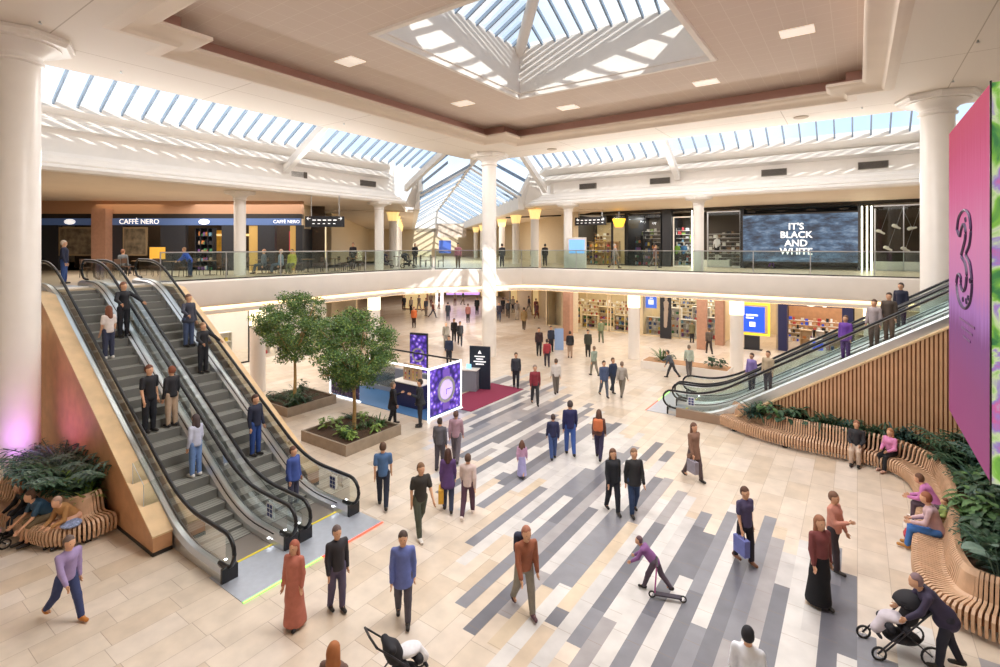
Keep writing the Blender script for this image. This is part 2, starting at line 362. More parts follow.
# pyramid glazing over the opening
def glazing(name, quads, spacing, label, w_=.07):
    g = empty(name, (0, 0, 0), 0, label, 'skylight'); g['kind'] = 'structure'
    b = MB()
    for q in quads: b.add(q, [tuple(range(len(q)))])
    b.build('glazing_pane', M_sky, g)
    b = MB()
    for q in quads:
        A, B_, C_, D = [Vector(p) for p in (q if len(q) == 4 else (q[0], q[1], q[2], q[2]))]   # A-B bottom edge, D-C top edge
        L_ = (B_-A).length; n = max(2, round(L_/spacing)); u = (B_-A).normalized()
        nrm = (B_-A).cross(D-A).normalized()
        up = u.cross(nrm).normalized()
        if (D-A).dot(up) < 0: up = -up
        Hh = (D-A).dot(up); a0 = (D-A).dot(u); b0 = (C_-A).dot(u)
        for i in range(n+1):
            s_ = L_*i/n
            h_ = Hh
            if a0 > 1e-3 and s_ < a0: h_ = Hh*s_/a0
            if b0 < L_-1e-3 and s_ > b0: h_ = min(h_, Hh*(L_-s_)/(L_-b0))
            if h_ < .05: continue
            p = A+u*s_; q2 = p+up*h_
            hw = u*w_/2; dn = -Vector((0, 0, .16))
            b.add([p-hw, p+hw, q2+hw, q2-hw, p-hw+dn, p+hw+dn, q2+hw+dn, q2-hw+dn],
                  [(0, 1, 2, 3), (7, 6, 5, 4), (0, 4, 5, 1), (1, 5, 6, 2), (2, 6, 7, 3), (3, 7, 4, 0)])
    b.build('glazing_bars', M_mull, g); return g
ap = (-8.08, 14.6, 17.5); e = .1
c4 = [(SK[0]-e, SK[1]-e, 15.3), (SK[2]+e, SK[1]-e, 15.3), (SK[2]+e, SK[3]+e, 15.3), (SK[0]-e, SK[3]+e, 15.3)]
pyr = glazing('roof_light', [(c4[i], c4[(i+1) % 4], ap) for i in range(4)], .62, 'pyramid skylight over the middle of the recessed ceiling')
for i in range(4): MB().tube([Vector(c4[i])-Vector((0, 0, .22)), Vector(ap)-Vector((0, 0, .22))], .24, 10).build('hip_beam', M_white, pyr, smooth=60)
# glass strips between the slab and the gallery bulkheads
XS, YS, ZS = -25.3, 31.0, 12.3
def strip(name, q, label): return glazing(name, [q], .745, label)
strip('roof_light', [(XS, 1, ZS), (XS, 26.2, ZS), (XO-.2, 26.2, 14.7), (XO-.2, 1, 14.7)], 'long sloping glass strip above the left gallery')
strip('roof_light', [(-18.8, YS, ZS), (8, YS, ZS), (8, YO+.2, 14.4), (-18.8, YO+.2, 14.4)], 'long sloping glass strip above the right gallery')
struct(MB().box(XO-.3, -4, ZT+.5, XO, 27.4, 14.8).box(XO-.3, YO, ZT+.5, 9, YO+.3, 14.6).build('trim_slab_edge', M_white))
for (p0, p1, nm) in [((XO+.2, 16.2, 14.1), (-25.7, 16.2, 11.2), 'beam'), ((XO+.4, 25.2, 14.2), (-25.6, 25.2, 11.0), 'beam'),
                     ((-8.9, YO-.2, 14.1), (-8.9, YS+.4, 11.2), 'beam'), ((-18.2, YO-.2, 14.1), (-18.2, YS+.6, 11.0), 'beam')]:
    p0 = Vector(p0); p1 = Vector(p1); d = (p1-p0).normalized(); sd_ = d.cross(Vector((0, 0, 1))).normalized()*.16; dn = Vector((0, 0, -.45))
    struct(MB().add([p0-sd_, p0+sd_, p1+sd_, p1-sd_, p0-sd_+dn, p0+sd_+dn, p1+sd_+dn, p1-sd_+dn], [(0, 1, 2, 3), (7, 6, 5, 4), (0, 4, 5, 1), (1, 5, 6, 2), (2, 6, 7, 3), (3, 7, 4, 0)]).build('trim_raking_beam', M_white))
# bulkhead and cornice of the two galleries (offset outward from the glass foot = negative side)
BP = [(.02, ZS+.02), (.06, ZS), (.06, 12.06), (-.5, 11.72), (-.05, 11.62), (.02, 11.58), (.02, 11.32), (-.6, 11.22), (-.6, 10.38), (.3, 10.32), (.34, 10.2), (.5, 10.17), (.52, 10.02), (.85, 9.97), (.9, 9.86), (.86, 9.8), (1.2, 9.74), (1.26, 9.64), (1.2, 9.52), (1.12, 9.49), (.9, 9.49), (.9, 9.6)]
struct(MB().sweep(BP, [(XS, -6), (XS, 23.2), (XS-1.2, 24.6)]).build('wall_bulkhead_left', M_white, smooth=25))
struct(MB().sweep(BP, [(-19.2, YS+1.6), (-17.8, YS), (9, YS)]).build('wall_bulkhead_right', M_white, smooth=25))
poly_slab('ceiling_upper_left', [(XS+1, -6), (XS+1, 23.4), (XS-1.4, 26), (-34, 34), (-60, 34), (-60, -6)], 9.5, 9.75, M_cream)
poly_slab('ceiling_upper_right', [(-17.6, YS-1), (9, YS-1), (9, 44), (-26, 44), (-20, 36), (-19.6, YS+1.2)], 9.5, 9.75, M_cream)
M_vent = mat('vent_grille', '#7d746a', .6)
for i, (px, right) in enumerate([(166, 0), (297, 0), (368, 0), (46, 0), (588, 1), (660, 1), (774, 1), (873, 1)]):
    t = (px-500)/FPX
    if right: Z = (YS+.58)/(SY*t+CY)
    else: Z = (XS-.58)/(CY*t-SY)
    x, y = WZ(px, Z)
    v = MB()
    wd = .62
    if right:
        v.box(x-wd, y-.06, 10.62, x+wd, y+.02, 10.98); [v.box(x-wd+.04, y-.08, 10.66+k*.05, x+wd-.04, y-.06, 10.68+k*.05, 1) for k in range(6)]
    else:
        v.box(x-.02, y-wd, 10.62, x+.06, y+wd, 10.98); [v.box(x+.06, y-wd+.04, 10.66+k*.05, x+.08, y+wd-.04, 10.68+k*.05, 1) for k in range(6)]
    tag(v.build('ventilation_grille', [M_vent, M_dsteel]), ['brown vent grille third from left on the left bulkhead', 'brown vent grille on the left bulkhead below the raking beam', 'brown vent grille nearest the corner on the left bulkhead', 'brown vent grille beside the massive left column', 'brown vent grille nearest the corner on the right bulkhead', 'brown vent grille left of the right raking beam', 'brown vent grille above the black and white screen', 'brown vent grille beside the far right column'][i], 'vent', 'bulkhead vents')
tag  # gallery columns (upper floor)
for (x, y, lb) in [(-25.6, 13.6, 'slim white gallery column between the café tables, seen against the dark café front'), (-24.6, 21.9, 'slim white gallery column where the left gallery meets the corner'),
                   (-15.6, 30.1, 'slim white gallery column beside the blue totem'), (-7.35, 30.1, 'slim white gallery column in front of the mannequin window')]:
    column(x, y, .28, ZU, 9.5, lb, cap=.62, seg=20)

# ------------------------------------------------------------------ corridor leaving at 45 degrees
dC = Vector((-SY*.985+CY*-.174, CY*.985+SY*-.174)); nC = Vector((CY*.985-SY*.174, SY*.985+CY*.174))   # along, across (world)
def K(p, s): q = nC*p+dC*s; return (q.x, q.y)
gl = glazing('roof_light', [(K(.7, 35)+(10.4,), K(.7, 80)+(10.4,), K(4.2, 80)+(12.5,), K(4.2, 35)+(12.5,)), (K(7.7, 80)+(10.4,), K(7.7, 35)+(10.4,), K(4.2, 35)+(12.5,), K(4.2, 80)+(12.5,))], 1.5, 'pitched glass roof running away over the far mall street', w_=.12)
MB().tube([K(4.2, 35)+(12.45,), K(4.2, 80)+(12.45,)], .16, 8).build('ridge_beam', M_white, gl)
for s_ in range(36, 80, 5):
    b = MB(); b.tube([K(.7, s_)+(10.3,), K(4.2, s_)+(12.3,), K(7.7, s_)+(10.3,)], .09, 6); b.build('truss_rafter', M_white, gl)
glazing('roof_light', [((XS, 26.3, 12.3), K(.75, 35)+(10.5,), K(4.2, 35)+(12.55,), (XO+.3, 26.4, 14.6)), (K(7.65, 35)+(10.5,), (-18.9, 31, 12.3), (-19.2, YO+.2, 14.4), K(4.2, 35)+(12.55,))], .9, 'glass corner roof linking the two galleries above the middle column', w_=.09)
b = MB()
for a_, c_ in (((XS, 26.3, 12.2), K(.75, 35)+(10.4,)), (K(7.65, 35)+(10.4,), (-18.9, 31, 12.2)), ((XO+.3, 26.4, 14.4), K(4.2, 35)+(12.4,)), ((-19.2, YO+.2, 14.2), K(4.2, 35)+(12.4,))): b.tube([a_, c_], .15, 8)
struct(b.build('trim_corner_roof_beams', M_white))
struct(MB().add([K(.75, 35)+(10.4,), (XS, 26.3, 12.2), (XS-.5, 25.2, 9.5), K(.3, 37)+(9.5,)], [(0, 1, 2, 3)]).add([K(7.65, 35)+(10.4,), (-18.9, 31, 12.2), (-18.4, 32.2, 9.5), K(8.1, 36)+(9.5,)], [(3, 2, 1, 0)]).build('wall_corner_spandrel', M_white))
struct(MB().add([K(.7, 80)+(9,), K(7.7, 80)+(9,), K(7.7, 80)+(10.4,), K(4.2, 80)+(12.5,), K(.7, 80)+(10.4,)], [(0, 1, 2, 3, 4)]).build('wall_corridor_gable', M_white))
def kprism(p0, s0, p1, s1): return [K(p0, s0), K(p1, s0), K(p1, s1), K(p0, s1)]
struct(MB().prism(kprism(7.7, 36, 8.1, 80), 9.4, 10.45).prism(kprism(.3, 37, .7, 80), 9.4, 10.45).build('trim_corridor_eaves', M_white))
struct(MB().prism(kprism(8.1, 36, 14, 80), 9.4, 9.6).build('ceiling_corridor_right', M_cream))
struct(MB().prism(kprism(-7, 40, .3, 80), 9.4, 9.6).build('ceiling_corridor_left', M_cream))
M_gold = mat('golden_lit_capital', '#ffe2a0', .5, emit=1.0, ecol='#ffd98c')
for k in range(6):
    for side, pp in (('right', 8.9), ('left', -1.3)):
        s_ = (35.9 if side == 'right' else 40.5)+k*6.7*(1 if side == 'right' else .78)
        x, y = K(pp, s_)
        c = empty('column', (x, y, ZU), 0, None, 'column'); c['kind'] = 'structure'; c['label'] = 'white corridor column with gold lit head, %s row' % side; c['group'] = '%s corridor column row' % side
        MB().lathe([(.3, 0), (.3, 3.4), (.34, 3.45)], seg=14).build('shaft', M_col, c, smooth=40)
        MB().lathe([(.34, 3.45), (.42, 3.9), (.5, 4.12)], seg=8).build('capital', M_gold, c)
# back walls of corridor
M_beige = mat('beige_wall', '#d9c6a6', .7, noise=.05)
struct(MB().prism(kprism(12.5, 38, 12.9, 80), 0, 9.6).build('wall_corridor_right', M_beige))
struct(MB().prism(kprism(-6.5, 42, -6.1, 80), 0, 9.6).build('wall_corridor_left', M_beige))
struct(MB().prism(kprism(-7, 80, 13, 80.4), 0, 9.6).build('wall_corridor_end', M_beige))
# facades
YF = 38.0
LF = [(-46, 5.5), (-40.6, 9.4), (-31, 16.2), (-29.4, 19.7), K(-6.3, 42)]      # upper left facade line
struct(MB().prism([(-60, -6), (-46, 5.5), (-40.6, 9.4), (-31, 16.2), (-29.4, 19.7), (-29.6, 24), (-36, 34), (-60, 34)], ZU-.02, ZU, 0).build('floor_cafe', M_floor_up))

# the camera side of the hall: closing walls and roof
struct(MB().box(-60, -7.2, 0, 9.8, -6.9, 15).build('wall_near', M_white))
struct(MB().box(9.8, -7.2, 0, 10.1, 60, 15).build('wall_right', M_white))
struct(MB().box(-60, -6.9, 9.75, XO-.2, 1, 12.6).build('ceiling_near_left', M_white))
struct(MB().box(-60.3, -7, 0, -60, 60, 9.8).build('wall_far_left', M_beige))
struct(MB().prism([(-60, 1), (-25.4, 1), (-26, 24.4), (-36, 34), (-60, 34)], 9.76, 12.6).build('roof_left', M_white))
struct(MB().prism([(-17.9, 31.8), (9.8, 31.8), (9.8, 44), (-26, 44), (-20, 36)], 9.76, 12.6).build('roof_right', M_white))
# ------------------------------------------------------------------ escalators
M_step = mat('ribbed_step_metal', '#a6a69f', .5, .25)
M_riser = mat('dark_step_riser', '#7c7c78', .5, .2)
M_yellow = mat('yellow_comb_line', '#e6d53a', .5)
M_wood = mat('orange_wood_cladding', '#c4926a', .45, noise=.12, nscale=3)
M_wood_lt = mat('pale_wood_capping', '#dcbd92', .5, noise=.1, nscale=3)
M_escglass = glass_mat('escalator_glass', '#e8f0ee', .5, .04)
M_plate = mat('landing_plate', '#b9c0cc', .35, .35, noise=.05)
M_lamp = mat('small_white_lamp', '#ffffff', .4, emit=14)
M_silver = mat('satin_silver', '#d9dcdf', .3, .85)
M_truss = mat('truss_cladding', '#8f8780', .4, .3)
def zstep(u, u1, slope, rise):
    u2 = u1+rise/slope; r = .9
    if u <= u1-r: return 0.
    if u >= u2+r: return rise
    if u < u1+r: return slope*(u-u1+r)**2/(4*r)
    if u > u2-r: return rise-slope*(u2+r-u)**2/(4*r)
    return slope*(u-u1)
def balustrade(parent, T, y, inner, u1, slope, rise, black_end=True):
    """one escalator balustrade: glass panel, handrail, deck. T maps (u, y, z) to world; inner = +1/-1 side of the steps"""
    u2 = u1+rise/slope; U0, U3 = -.35, u2+1.75
    z = lambda u: zstep(u, u1, slope, rise)
    us = [U0+(U3-U0)*i/64 for i in range(65)]
    cb = (U0, .60); ct = (U3, rise+.60); R = .34
    top = [(u, z(u)+.94) for u in us]
    arcb = [(cb[0]+R*math.cos(a), cb[1]+R*math.sin(a)) for a in [PI*1.5-PI*k/8 for k in range(8)]]   # bottom loop, lower to upper
    arct = [(ct[0]+R*math.cos(a), ct[1]+R*math.sin(a)) for a in [PI/2-PI*k/8 for k in range(1, 9)]]
    path = [(U0+.25, .24)]+arcb+top+arct+[(U3-.25, rise+.24)]
    MB().tube([T(u, y, q) for u, q in path], .042, 8).build('handrail', M_black, parent, smooth=50)
    hr2 = [(u, q) for u, q in arcb+top+arct]
    MB().tube([T(u, y, q-.05 if 0 < i < len(hr2) else q) for i, (u, q) in enumerate(top)], .018, 6).build('handrail_track', M_silver, parent)
    b = MB(); deck = [(u, z(u)+.20) for u in us]
    vs = []; n = len(us)
    for (u, q), (u_, q_) in zip(deck, top): vs += [T(u, y, q), T(u, y, q_-.05)]
    b.add(vs, [(2*i, 2*i+2, 2*i+3, 2*i+1) for i in range(n-1)])
    fan = [T(u, y, q) for u, q in arcb]+[T(us[0], y, .89), T(us[0], y, .2)]
    b.add(fan, [tuple(range(len(fan)))])
    fan = [T(us[-1], y, rise+.2), T(us[-1], y, rise+.89)]+[T(u, y, q) for u, q in arct]
    b.add(fan, [tuple(range(len(fan)))]); b.build('glass_panel', M_escglass, parent)
    # decking: inner sloped skirt and outer deck
    b = MB()
    sec = [(-.13, -.35), (-.13, .16), (-.05, .21), (.05, .21), (.16, .12), (.17, -.12)]     # towards the steps = positive
    vs = [T(u, y+inner*o, max(z(u)+q, -.0)) for u in [U0-.1]+us+[U3+.2] for o, q in sec]; k = len(sec)
    b.add(vs, [(i*k+j, (i+1)*k+j, (i+1)*k+j+1, i*k+j+1) for i in range(n+1) for j in range(k-1)])
    b.add([T(U0-.1, y+inner*o, max(q, 0)) for o, q in sec], [tuple(range(k))])
    b.build('deck', M_silver, parent, smooth=25)
    b = MB(); b.tube([T(u, y+inner*.09, z(u)+.19) for u in us[2:-2]], .014, 5); b.build('deck_seam', M_black, parent)
    b = MB(); vs = [T(u, yy, q) for u in (U0-.16, U0-.1) for yy, q in ((y-.15, 0), (y+.17, 0), (y+.17, .30), (y-.15, .30))]
    b.add(vs, [(0, 1, 2, 3), (7, 6, 5, 4), (0, 4, 5, 1), (1, 5, 6, 2), (2, 6, 7, 3), (3, 7, 4, 0)]); b.build('newel_base', M_black, parent)
def escalator(name, x0, sgn, ya, yb, u1, slope, rise, label, group, line):
    """x0: comb position, sgn: direction of the climb along x, ya/yb the two glass planes"""
    r = empty(name, (x0, (ya+yb)/2, 0), 0, label, 'escalator', group)
    yc = (ya+yb)/2
    T = lambda u, y, z_: (sgn*u, y-yc, z_)
    u2 = u1+rise/slope; ul = u2+1.3
    for y, inn in ((ya, 1 if yb > ya else -1), (yb, -1 if yb > ya else 1)): balustrade(r, T, y, inn, u1, slope, rise)
    w0, w1 = min(ya, yb)+.17, max(ya, yb)-.17
    b = MB(); u = .02; prev = 0.
    while u < ul:
        z_ = zstep(u+.2, u1, slope, rise)
        b.add([T(u, w0, z_), T(u+.40, w0, z_), T(u+.40, w1, z_), T(u, w1, z_)], [(0, 1, 2, 3)])
        if z_ > prev+.002: b.add([T(u, w0, prev), T(u, w1, prev), T(u, w1, z_), T(u, w0, z_)], [(0, 1, 2, 3)], 1)
        for k in range(3):
            uu = u+.06+k*.12; b.add([T(uu, w0, z_+.003), T(uu+.03, w0, z_+.003), T(uu+.03, w1, z_+.003), T(uu, w1, z_+.003)], [(0, 1, 2, 3)], 1)
        prev = z_; u += .40
    b.build('steps', [M_step, M_riser], r)
    b = MB(); us = [-.4+(ul+.6)*i/40 for i in range(41)]
    zb = lambda u: max(zstep(u, u1, slope, rise)-(.75 if u > u1 else .3), 0.004)
    vs = [T(u, y, q) for u in us for y, q in ((w0-.2, max(zstep(u, u1, slope, rise)-.1, 0)), (w0-.2, zb(u)), (w1+.2, zb(u)), (w1+.2, max(zstep(u, u1, slope, rise)-.1, 0)))]
    b.add(vs, [(i*4+j, (i+1)*4+j, (i+1)*4+j+1, i*4+j+1) for i in range(40) for j in range(3)])
    b.build('truss_casing', M_truss, r)
    b = MB(); b.box(*[min(T(-.06, 0, 0)[0], T(.0, 0, 0)[0]), w0-yc, .012, max(T(-.06, 0, 0)[0], T(.0, 0, 0)[0]), w1-yc, .02]); b.build('comb_line', M_yellow, r)
    a, c = sorted((sgn*-1.35, sgn*-.06)); MB().box(a, w0-yc-.35, 0.002, c, w1-yc+.35, .012).build('landing_plate', M_plate, r)
    a, c = sorted((sgn*-1.38, sgn*-1.33)); MB().box(a, w0-yc-.35, .012, c, w1-yc+.35, .02).build('edge_light', line, r)
    a, c = sorted((sgn*ul, sgn*(ul+1.2))); MB().box(a, w0-yc, rise+.002, c, w1-yc, rise+.012).build('landing_plate', M_plate, r)
    for y in (w0+.03, w1-.03):
        MB().lathe([(.0, 0), (.035, .01), (.0, .03)], T(.05, y, .14), 8, cap=False).build('comb_lamp', M_lamp, r)
    return r
M_green = mat('green_edge_light', '#9dff6a', .5, emit=1.6, ecol='#a8ff70')
M_red = mat('red_edge_light', '#ff5a3c', .5, emit=1.4, ecol='#ff5a40')
SL = .573; RISE = ZU
eL1 = escalator('escalator', -10.8, -1, 5.26, 6.62, 1.55, SL, RISE, 'nearer escalator of the left bank, people riding, grey steps', 'left escalators', M_green)
eL2 = escalator('escalator', -10.8, -1, 6.98, 8.34, 1.55, SL, RISE, 'farther escalator of the left bank, nearest the trees', 'left escalators', M_red)
eR1 = escalator('escalator', -5.75, 1, 20.75, 22.0, 1.05, .63, RISE, 'nearer escalator of the right bank above the ribbed wood wall', 'right escalators', M_red)
eR2 = escalator('escalator', -5.75, 1, 22.36, 23.6, 1.05, .63, RISE, 'farther escalator of the right bank, facing the lower shops', 'right escalators', M_green)
# small safety notice on the glass
M_notice = mat('white_notice', '#eef0f4', .5); M_nb = mat('notice_blue', '#39457d', .5)
def notice(par, y, u, z_, sg):
    b = MB(); b.box(sg*u-.12, y-.012, z_, sg*u+.12, y-.006, z_+.34)
    for i in range(2):
        for j in range(3): b.box(sg*u-.1+i*.11, y-.016, z_+.03+j*.1, sg*u-.01+i*.11, y-.012, z_+.11+j*.1, 1)
    b.build('safety_notice', [M_notice, M_nb], par)
notice(eL1, .66, .3, .45, -1); notice(eL2, .66, .3, .45, -1); notice(eR1, -.62, .4, .45, 1)
# wooden cladding beside the left bank
def clad(y0, y1, label):
    r = empty('escalator_side_cladding', (-12.45, (y0+y1)/2, 0), 0, label, 'cladding', 'wooden cladding beside the left escalators')
    top = lambda x: .43+.583*(-12.45-x)
    xs = [-12.45, -21.0]; pts = [(-12.45, 0.0), (-12.45, .43), (-20.6, 5.19), (-21.2, 5.24), (-22.3, 5.24), (-22.3, 0.0)]
    yc = (y0+y1)/2
    b = MB(); n = len(pts)
    b.add([(x+12.45, y-yc, z) for y in (y0, y1) for x, z in pts], [tuple(range(n)), tuple(range(2*n-1, n-1, -1))]+[(i, n+i, n+(i+1) % n, (i+1) % n) for i in range(n)])
    b.build('side_panel', M_wood, r)
    b = MB(); cp = [(-12.44, .40), (-12.44, .44), (-20.6, 5.21), (-21.2, 5.26), (-22.3, 5.26), (-22.3, 5.22), (-21.2, 5.22), (-20.6, 5.17)]; n = len(cp)
    b.add([(x+12.45, y-yc, z) for y in (y0-.012, y1+.012) for x, z in cp], [tuple(range(n)), tuple(range(2*n-1, n-1, -1))]+[(i, n+i, n+(i+1) % n, (i+1) % n) for i in range(n)])
    b.build('capping', M_wood_lt, r)
    b = MB(); b.box(-9.8, y0-yc-.006, 0, .006, y1-yc+.006, .09); b.build('kick_plate', M_dsteel, r)
    return r
clad(4.72, 5.10, 'tall orange wooden side panel of the left escalators, above the bench')
clad(8.50, 8.86, 'orange wooden side panel of the left escalators facing the trees')
# clear climb guard on the near deck
g = empty('climb_guard', (-13.15, 5.0, .84), 0, 'clear acrylic guard box fixed on the capping of the near escalator', 'guard')
for s_ in (0, 1):
    MB().add([(-.6*s_, -.2, .35*s_), (-.6*s_, .12, .35*s_), (-.6*s_, .12, .6+.35*s_), (-.6*s_, -.2, .5+.35*s_)], [(0, 1, 2, 3)]).build('guard_panel', M_escglass, g)
MB().tube([(0, -.2, 0), (0, -.2, .5), (-.6, -.2, .85), (-.6, -.2, .35)], .008, 6).build('guard_edge', M_silver, g)
# ribbed wooden wall below the right bank
r = empty('ribbed_wood_wall', (-3.9, 20.47, 0), 0, 'ribbed orange and tan timber wall below the right escalators', 'wall cladding')
b = MB(); b.add([(x, y, z) for y in (0, .12) for x, z in [(0, 0), (0, .25), (7.75, 5.24), (8.6, 5.24), (8.6, 0)]], [(0, 1, 2, 3, 4), (9, 8, 7, 6, 5), (1, 6, 7, 2), (0, 5, 6, 1), (2, 7, 8, 3), (3, 8, 9, 4)]); b.build('backing_panel', mat('dark_timber_backing', '#8a5a38', .6), r)
b = MB(); x = .02
while x < 8.55:
    t_ = min(.25+(x+.03)*.644, 5.24); b.box(x, -.05, .05, x+.065, 0, t_); x += .108
b.build('timber_ribs', mat('ribbed_timber', '#cda27c', .5, noise=.1, nscale=2), r)
b = MB(); b.add([(x, y, z) for y in (-.08, .16) for x, z in [(0, .25), (0, .31), (7.75, 5.30), (7.75, 5.24)]], [(0, 1, 2, 3), (7, 6, 5, 4), (0, 4, 5, 1), (1, 5, 6, 2), (2, 6, 7, 3), (3, 7, 4, 0)]); b.build('capping', M_wood_lt, r)
b = MB(); b.box(-1.95, -.02, 0, 0, .14, .34); b.build('plinth_panel', mat('bronze_plinth', '#a08a78', .4, .4), r)
# ------------------------------------------------------------------ slatted benches with planting
M_slat = mat('bench_slat_timber', '#cda888', .5, noise=.12, nscale=4)
M_soil = mat('bark_mulch', '#4a3524', .95, bump=.6, bscale=60, noise=.3, nscale=30)
def smooth_path(P, n):
    P = [Vector(p) for p in P]; out = []
    for i in range(len(P)-1):
        a = P[max(i-1, 0)]; b_ = P[i]; c = P[i+1]; d = P[min(i+2, len(P)-1)]
        for k in range(n):
            t = k/n
            out.append(.5*((2*b_)+(-a+c)*t+(2*a-5*b_+4*c-d)*t*t+(-a+3*b_-3*c+d)*t**3))
    out.append(P[-1]); return out
def resample(P, step):
    out = [P[0]]; acc = 0
    for a, b_ in zip(P, P[1:]):
        L_ = (b_-a).length; d = step-acc
        while d <= L_: out.append(a+(b_-a)*(d/L_)); d += step
        acc = (acc+L_) % step
    return out
SEC = [(.02, .10), (-.02, .26), (.0, .40), (.07, .45), (.25, .44), (.42, .425), (.50, .47), (.54, .62), (.58, .80), (.64, .88), (.72, .86), (.74, .74)]
def bench(name, ctrl, side, label, tail=None, scale=lambda t: 1.0):
    """slats stand across the path; side=+1: back lies to the left of travel"""
    P = resample(smooth_path(ctrl, 12), .085)
    r = empty(name, (P[0].x, P[0].y, 0), 0, label, 'bench'); o0 = P[0]
    b = MB(); n = len(P); back = []
    for i, p in enumerate(P):
        d = (P[min(i+2, n-1)]-P[max(i-2, 0)]).normalized(); nrm = Vector((-d.y, d.x))*side
        h = scale(i/n)
        vs = []; k = len(SEC)
        for j, (o, z) in enumerate(SEC):
            a = SEC[max(j-1, 0)]; c = SEC[min(j+1, k-1)]; tx, tz = c[0]-a[0], c[1]-a[1]; l_ = math.hypot(tx, tz); px_, pz_ = tz/l_*.022, -tx/l_*.022
            for s_ in (-1, 1):
                for q in (-1, 1):
                    oo = o+s_*px_*-1; zz = (z*h if z > .46 else z)+s_*pz_*-1
                    v = p+nrm*oo+d*(q*.0235)-o0; vs.append((v.x, v.y, zz))
        fs = []
        for j in range(k-1):
            a = 4*j; c = 4*j+4
            fs += [(a, a+1, c+1, c), (a+2, c+2, c+3, a+3), (a, c, c+2, a+2), (a+1, a+3, c+3, c+1)]
        fs += [(0, 2, 3, 1), (4*k-4, 4*k-3, 4*k-1, 4*k-2)]
        b.add(vs, fs); back.append(p+nrm*.76)
    b.build('slats', M_slat, r)
    for i in range(6, n-4, 22):
        p = P[i]; d = (P[i+1]-P[i-1]).normalized(); nrm = Vector((-d.y, d.x))*side; q = p+nrm*.3-o0
        MB().obox((q.x, q.y, 0), .12, .42, .40, math.atan2(d.y, d.x)).build('foot', M_black, r)
    b = MB(); pts = P[::6]
    inner = []
    for i in range(0, n, 6):
        d = (P[min(i+2, n-1)]-P[max(i-2, 0)]).normalized(); nrm = Vector((-d.y, d.x))*side; inner.append((P[i]+nrm*.28-o0, P[i]+nrm*.34-o0))
    vs = [(a.x, a.y, z) for a, c in inner for z in (.12, .40)]; b.add(vs, [(2*i, 2*i+2, 2*i+3, 2*i+1) for i in range(len(inner)-1)]); b.build('bearer', mat('dark_timber_backing'), r)
    return r, P, back
BR = [(-4.15, 20.28), (-3.5, 19.85), (-2.6, 19.45), (-1.6, 19.22), (-.6, 19.18), (.3, 19.1), (.95, 18.7), (1.22, 17.9), (1.24, 16.6), (1.12, 15.2), (.98, 13.9), (.95, 12.8), (1.2, 12.05), (1.9, 11.72), (2.9, 11.62), (4.2, 11.6)]
benchR, PR, backR = bench('slatted_bench', BR, 1, 'long winding slatted timber bench with high back along the right planting bed')
BLc = [(-14.25, 4.62), (-14.2, 4.2), (-14.32, 3.75), (-14.7, 3.42), (-15.4, 3.25), (-16.4, 3.15), (-17.4, 2.75)]
benchL, PL, backL = bench('slatted_bench', BLc, -1, 'slatted timber bench with rounded end below the left wooden panel')
# planting beds
def bed(name, poly, z, label):
    r = empty(name, (poly[0][0], poly[0][1], 0), 0, label, 'planter'); ox, oy = poly[0]
    pp = [(x-ox, y-oy) for x, y in poly]
    MB().prism(pp, 0, z-.05).build('box', mat('dark_planter_box', '#3a332c', .6), r)
    c = Vector((sum(x for x, y in pp)/len(pp), sum(y for x, y in pp)/len(pp)))
    MB().prism([tuple(c+(Vector(p)-c)*.985) for p in pp], z-.05, z).build('soil', M_soil, r); return r
bk = [tuple(p) for p in backR[2::6]]
bkr = [(x, min(y, 20.3)) for x, y in bk if y < 20.3]
bed('planting_bed', bkr+[(5.5, 12.4), (5.5, 20.36), (-3.2, 20.36)], .62, 'long raised planting bed behind the winding right bench')
bl = [tuple(p) for p in backL[2::6]]
bed('planting_bed', [(x, y) for x, y in bl]+[(-17.9, 4.62), (-15.0, 4.66)], .62, 'raised planting bed behind the left bench, below the wooden panel')

# ------------------------------------------------------------------ plants
LEAFC = {'deep': '#2f4d33', 'mid': '#4d6f3c', 'bright': '#7d9a45', 'grey': '#5d7466', 'blue': '#3c5a52'}
def leaf_mat(k): return mat('foliage_'+k, LEAFC[k], .55, noise=.35, nscale=7)
def blade(b, base, az, length, width, rise, droop, seg=5, mi=0, fold=.15):
    vs = []
    for i in range(seg+1):
        t = i/seg; r_ = length*(t-.18*droop*t*t); z = rise*length*t-droop*length*.75*t*t
        wd = width*math.sin(PI*min(t*.88+.10, 1))**.8*.5
        c = Vector((math.cos(az)*r_, math.sin(az)*r_, z))+base; sdv = Vector((-math.sin(az), math.cos(az), 0))*wd
        vs += [c-sdv+Vector((0, 0, fold*wd)), c, c+sdv+Vector((0, 0, fold*wd))]
    fs = []
    for i in range(seg): a = 3*i; fs += [(a, a+3, a+4, a+1), (a+1, a+4, a+5, a+2)]
    b.add(vs, fs, mi)
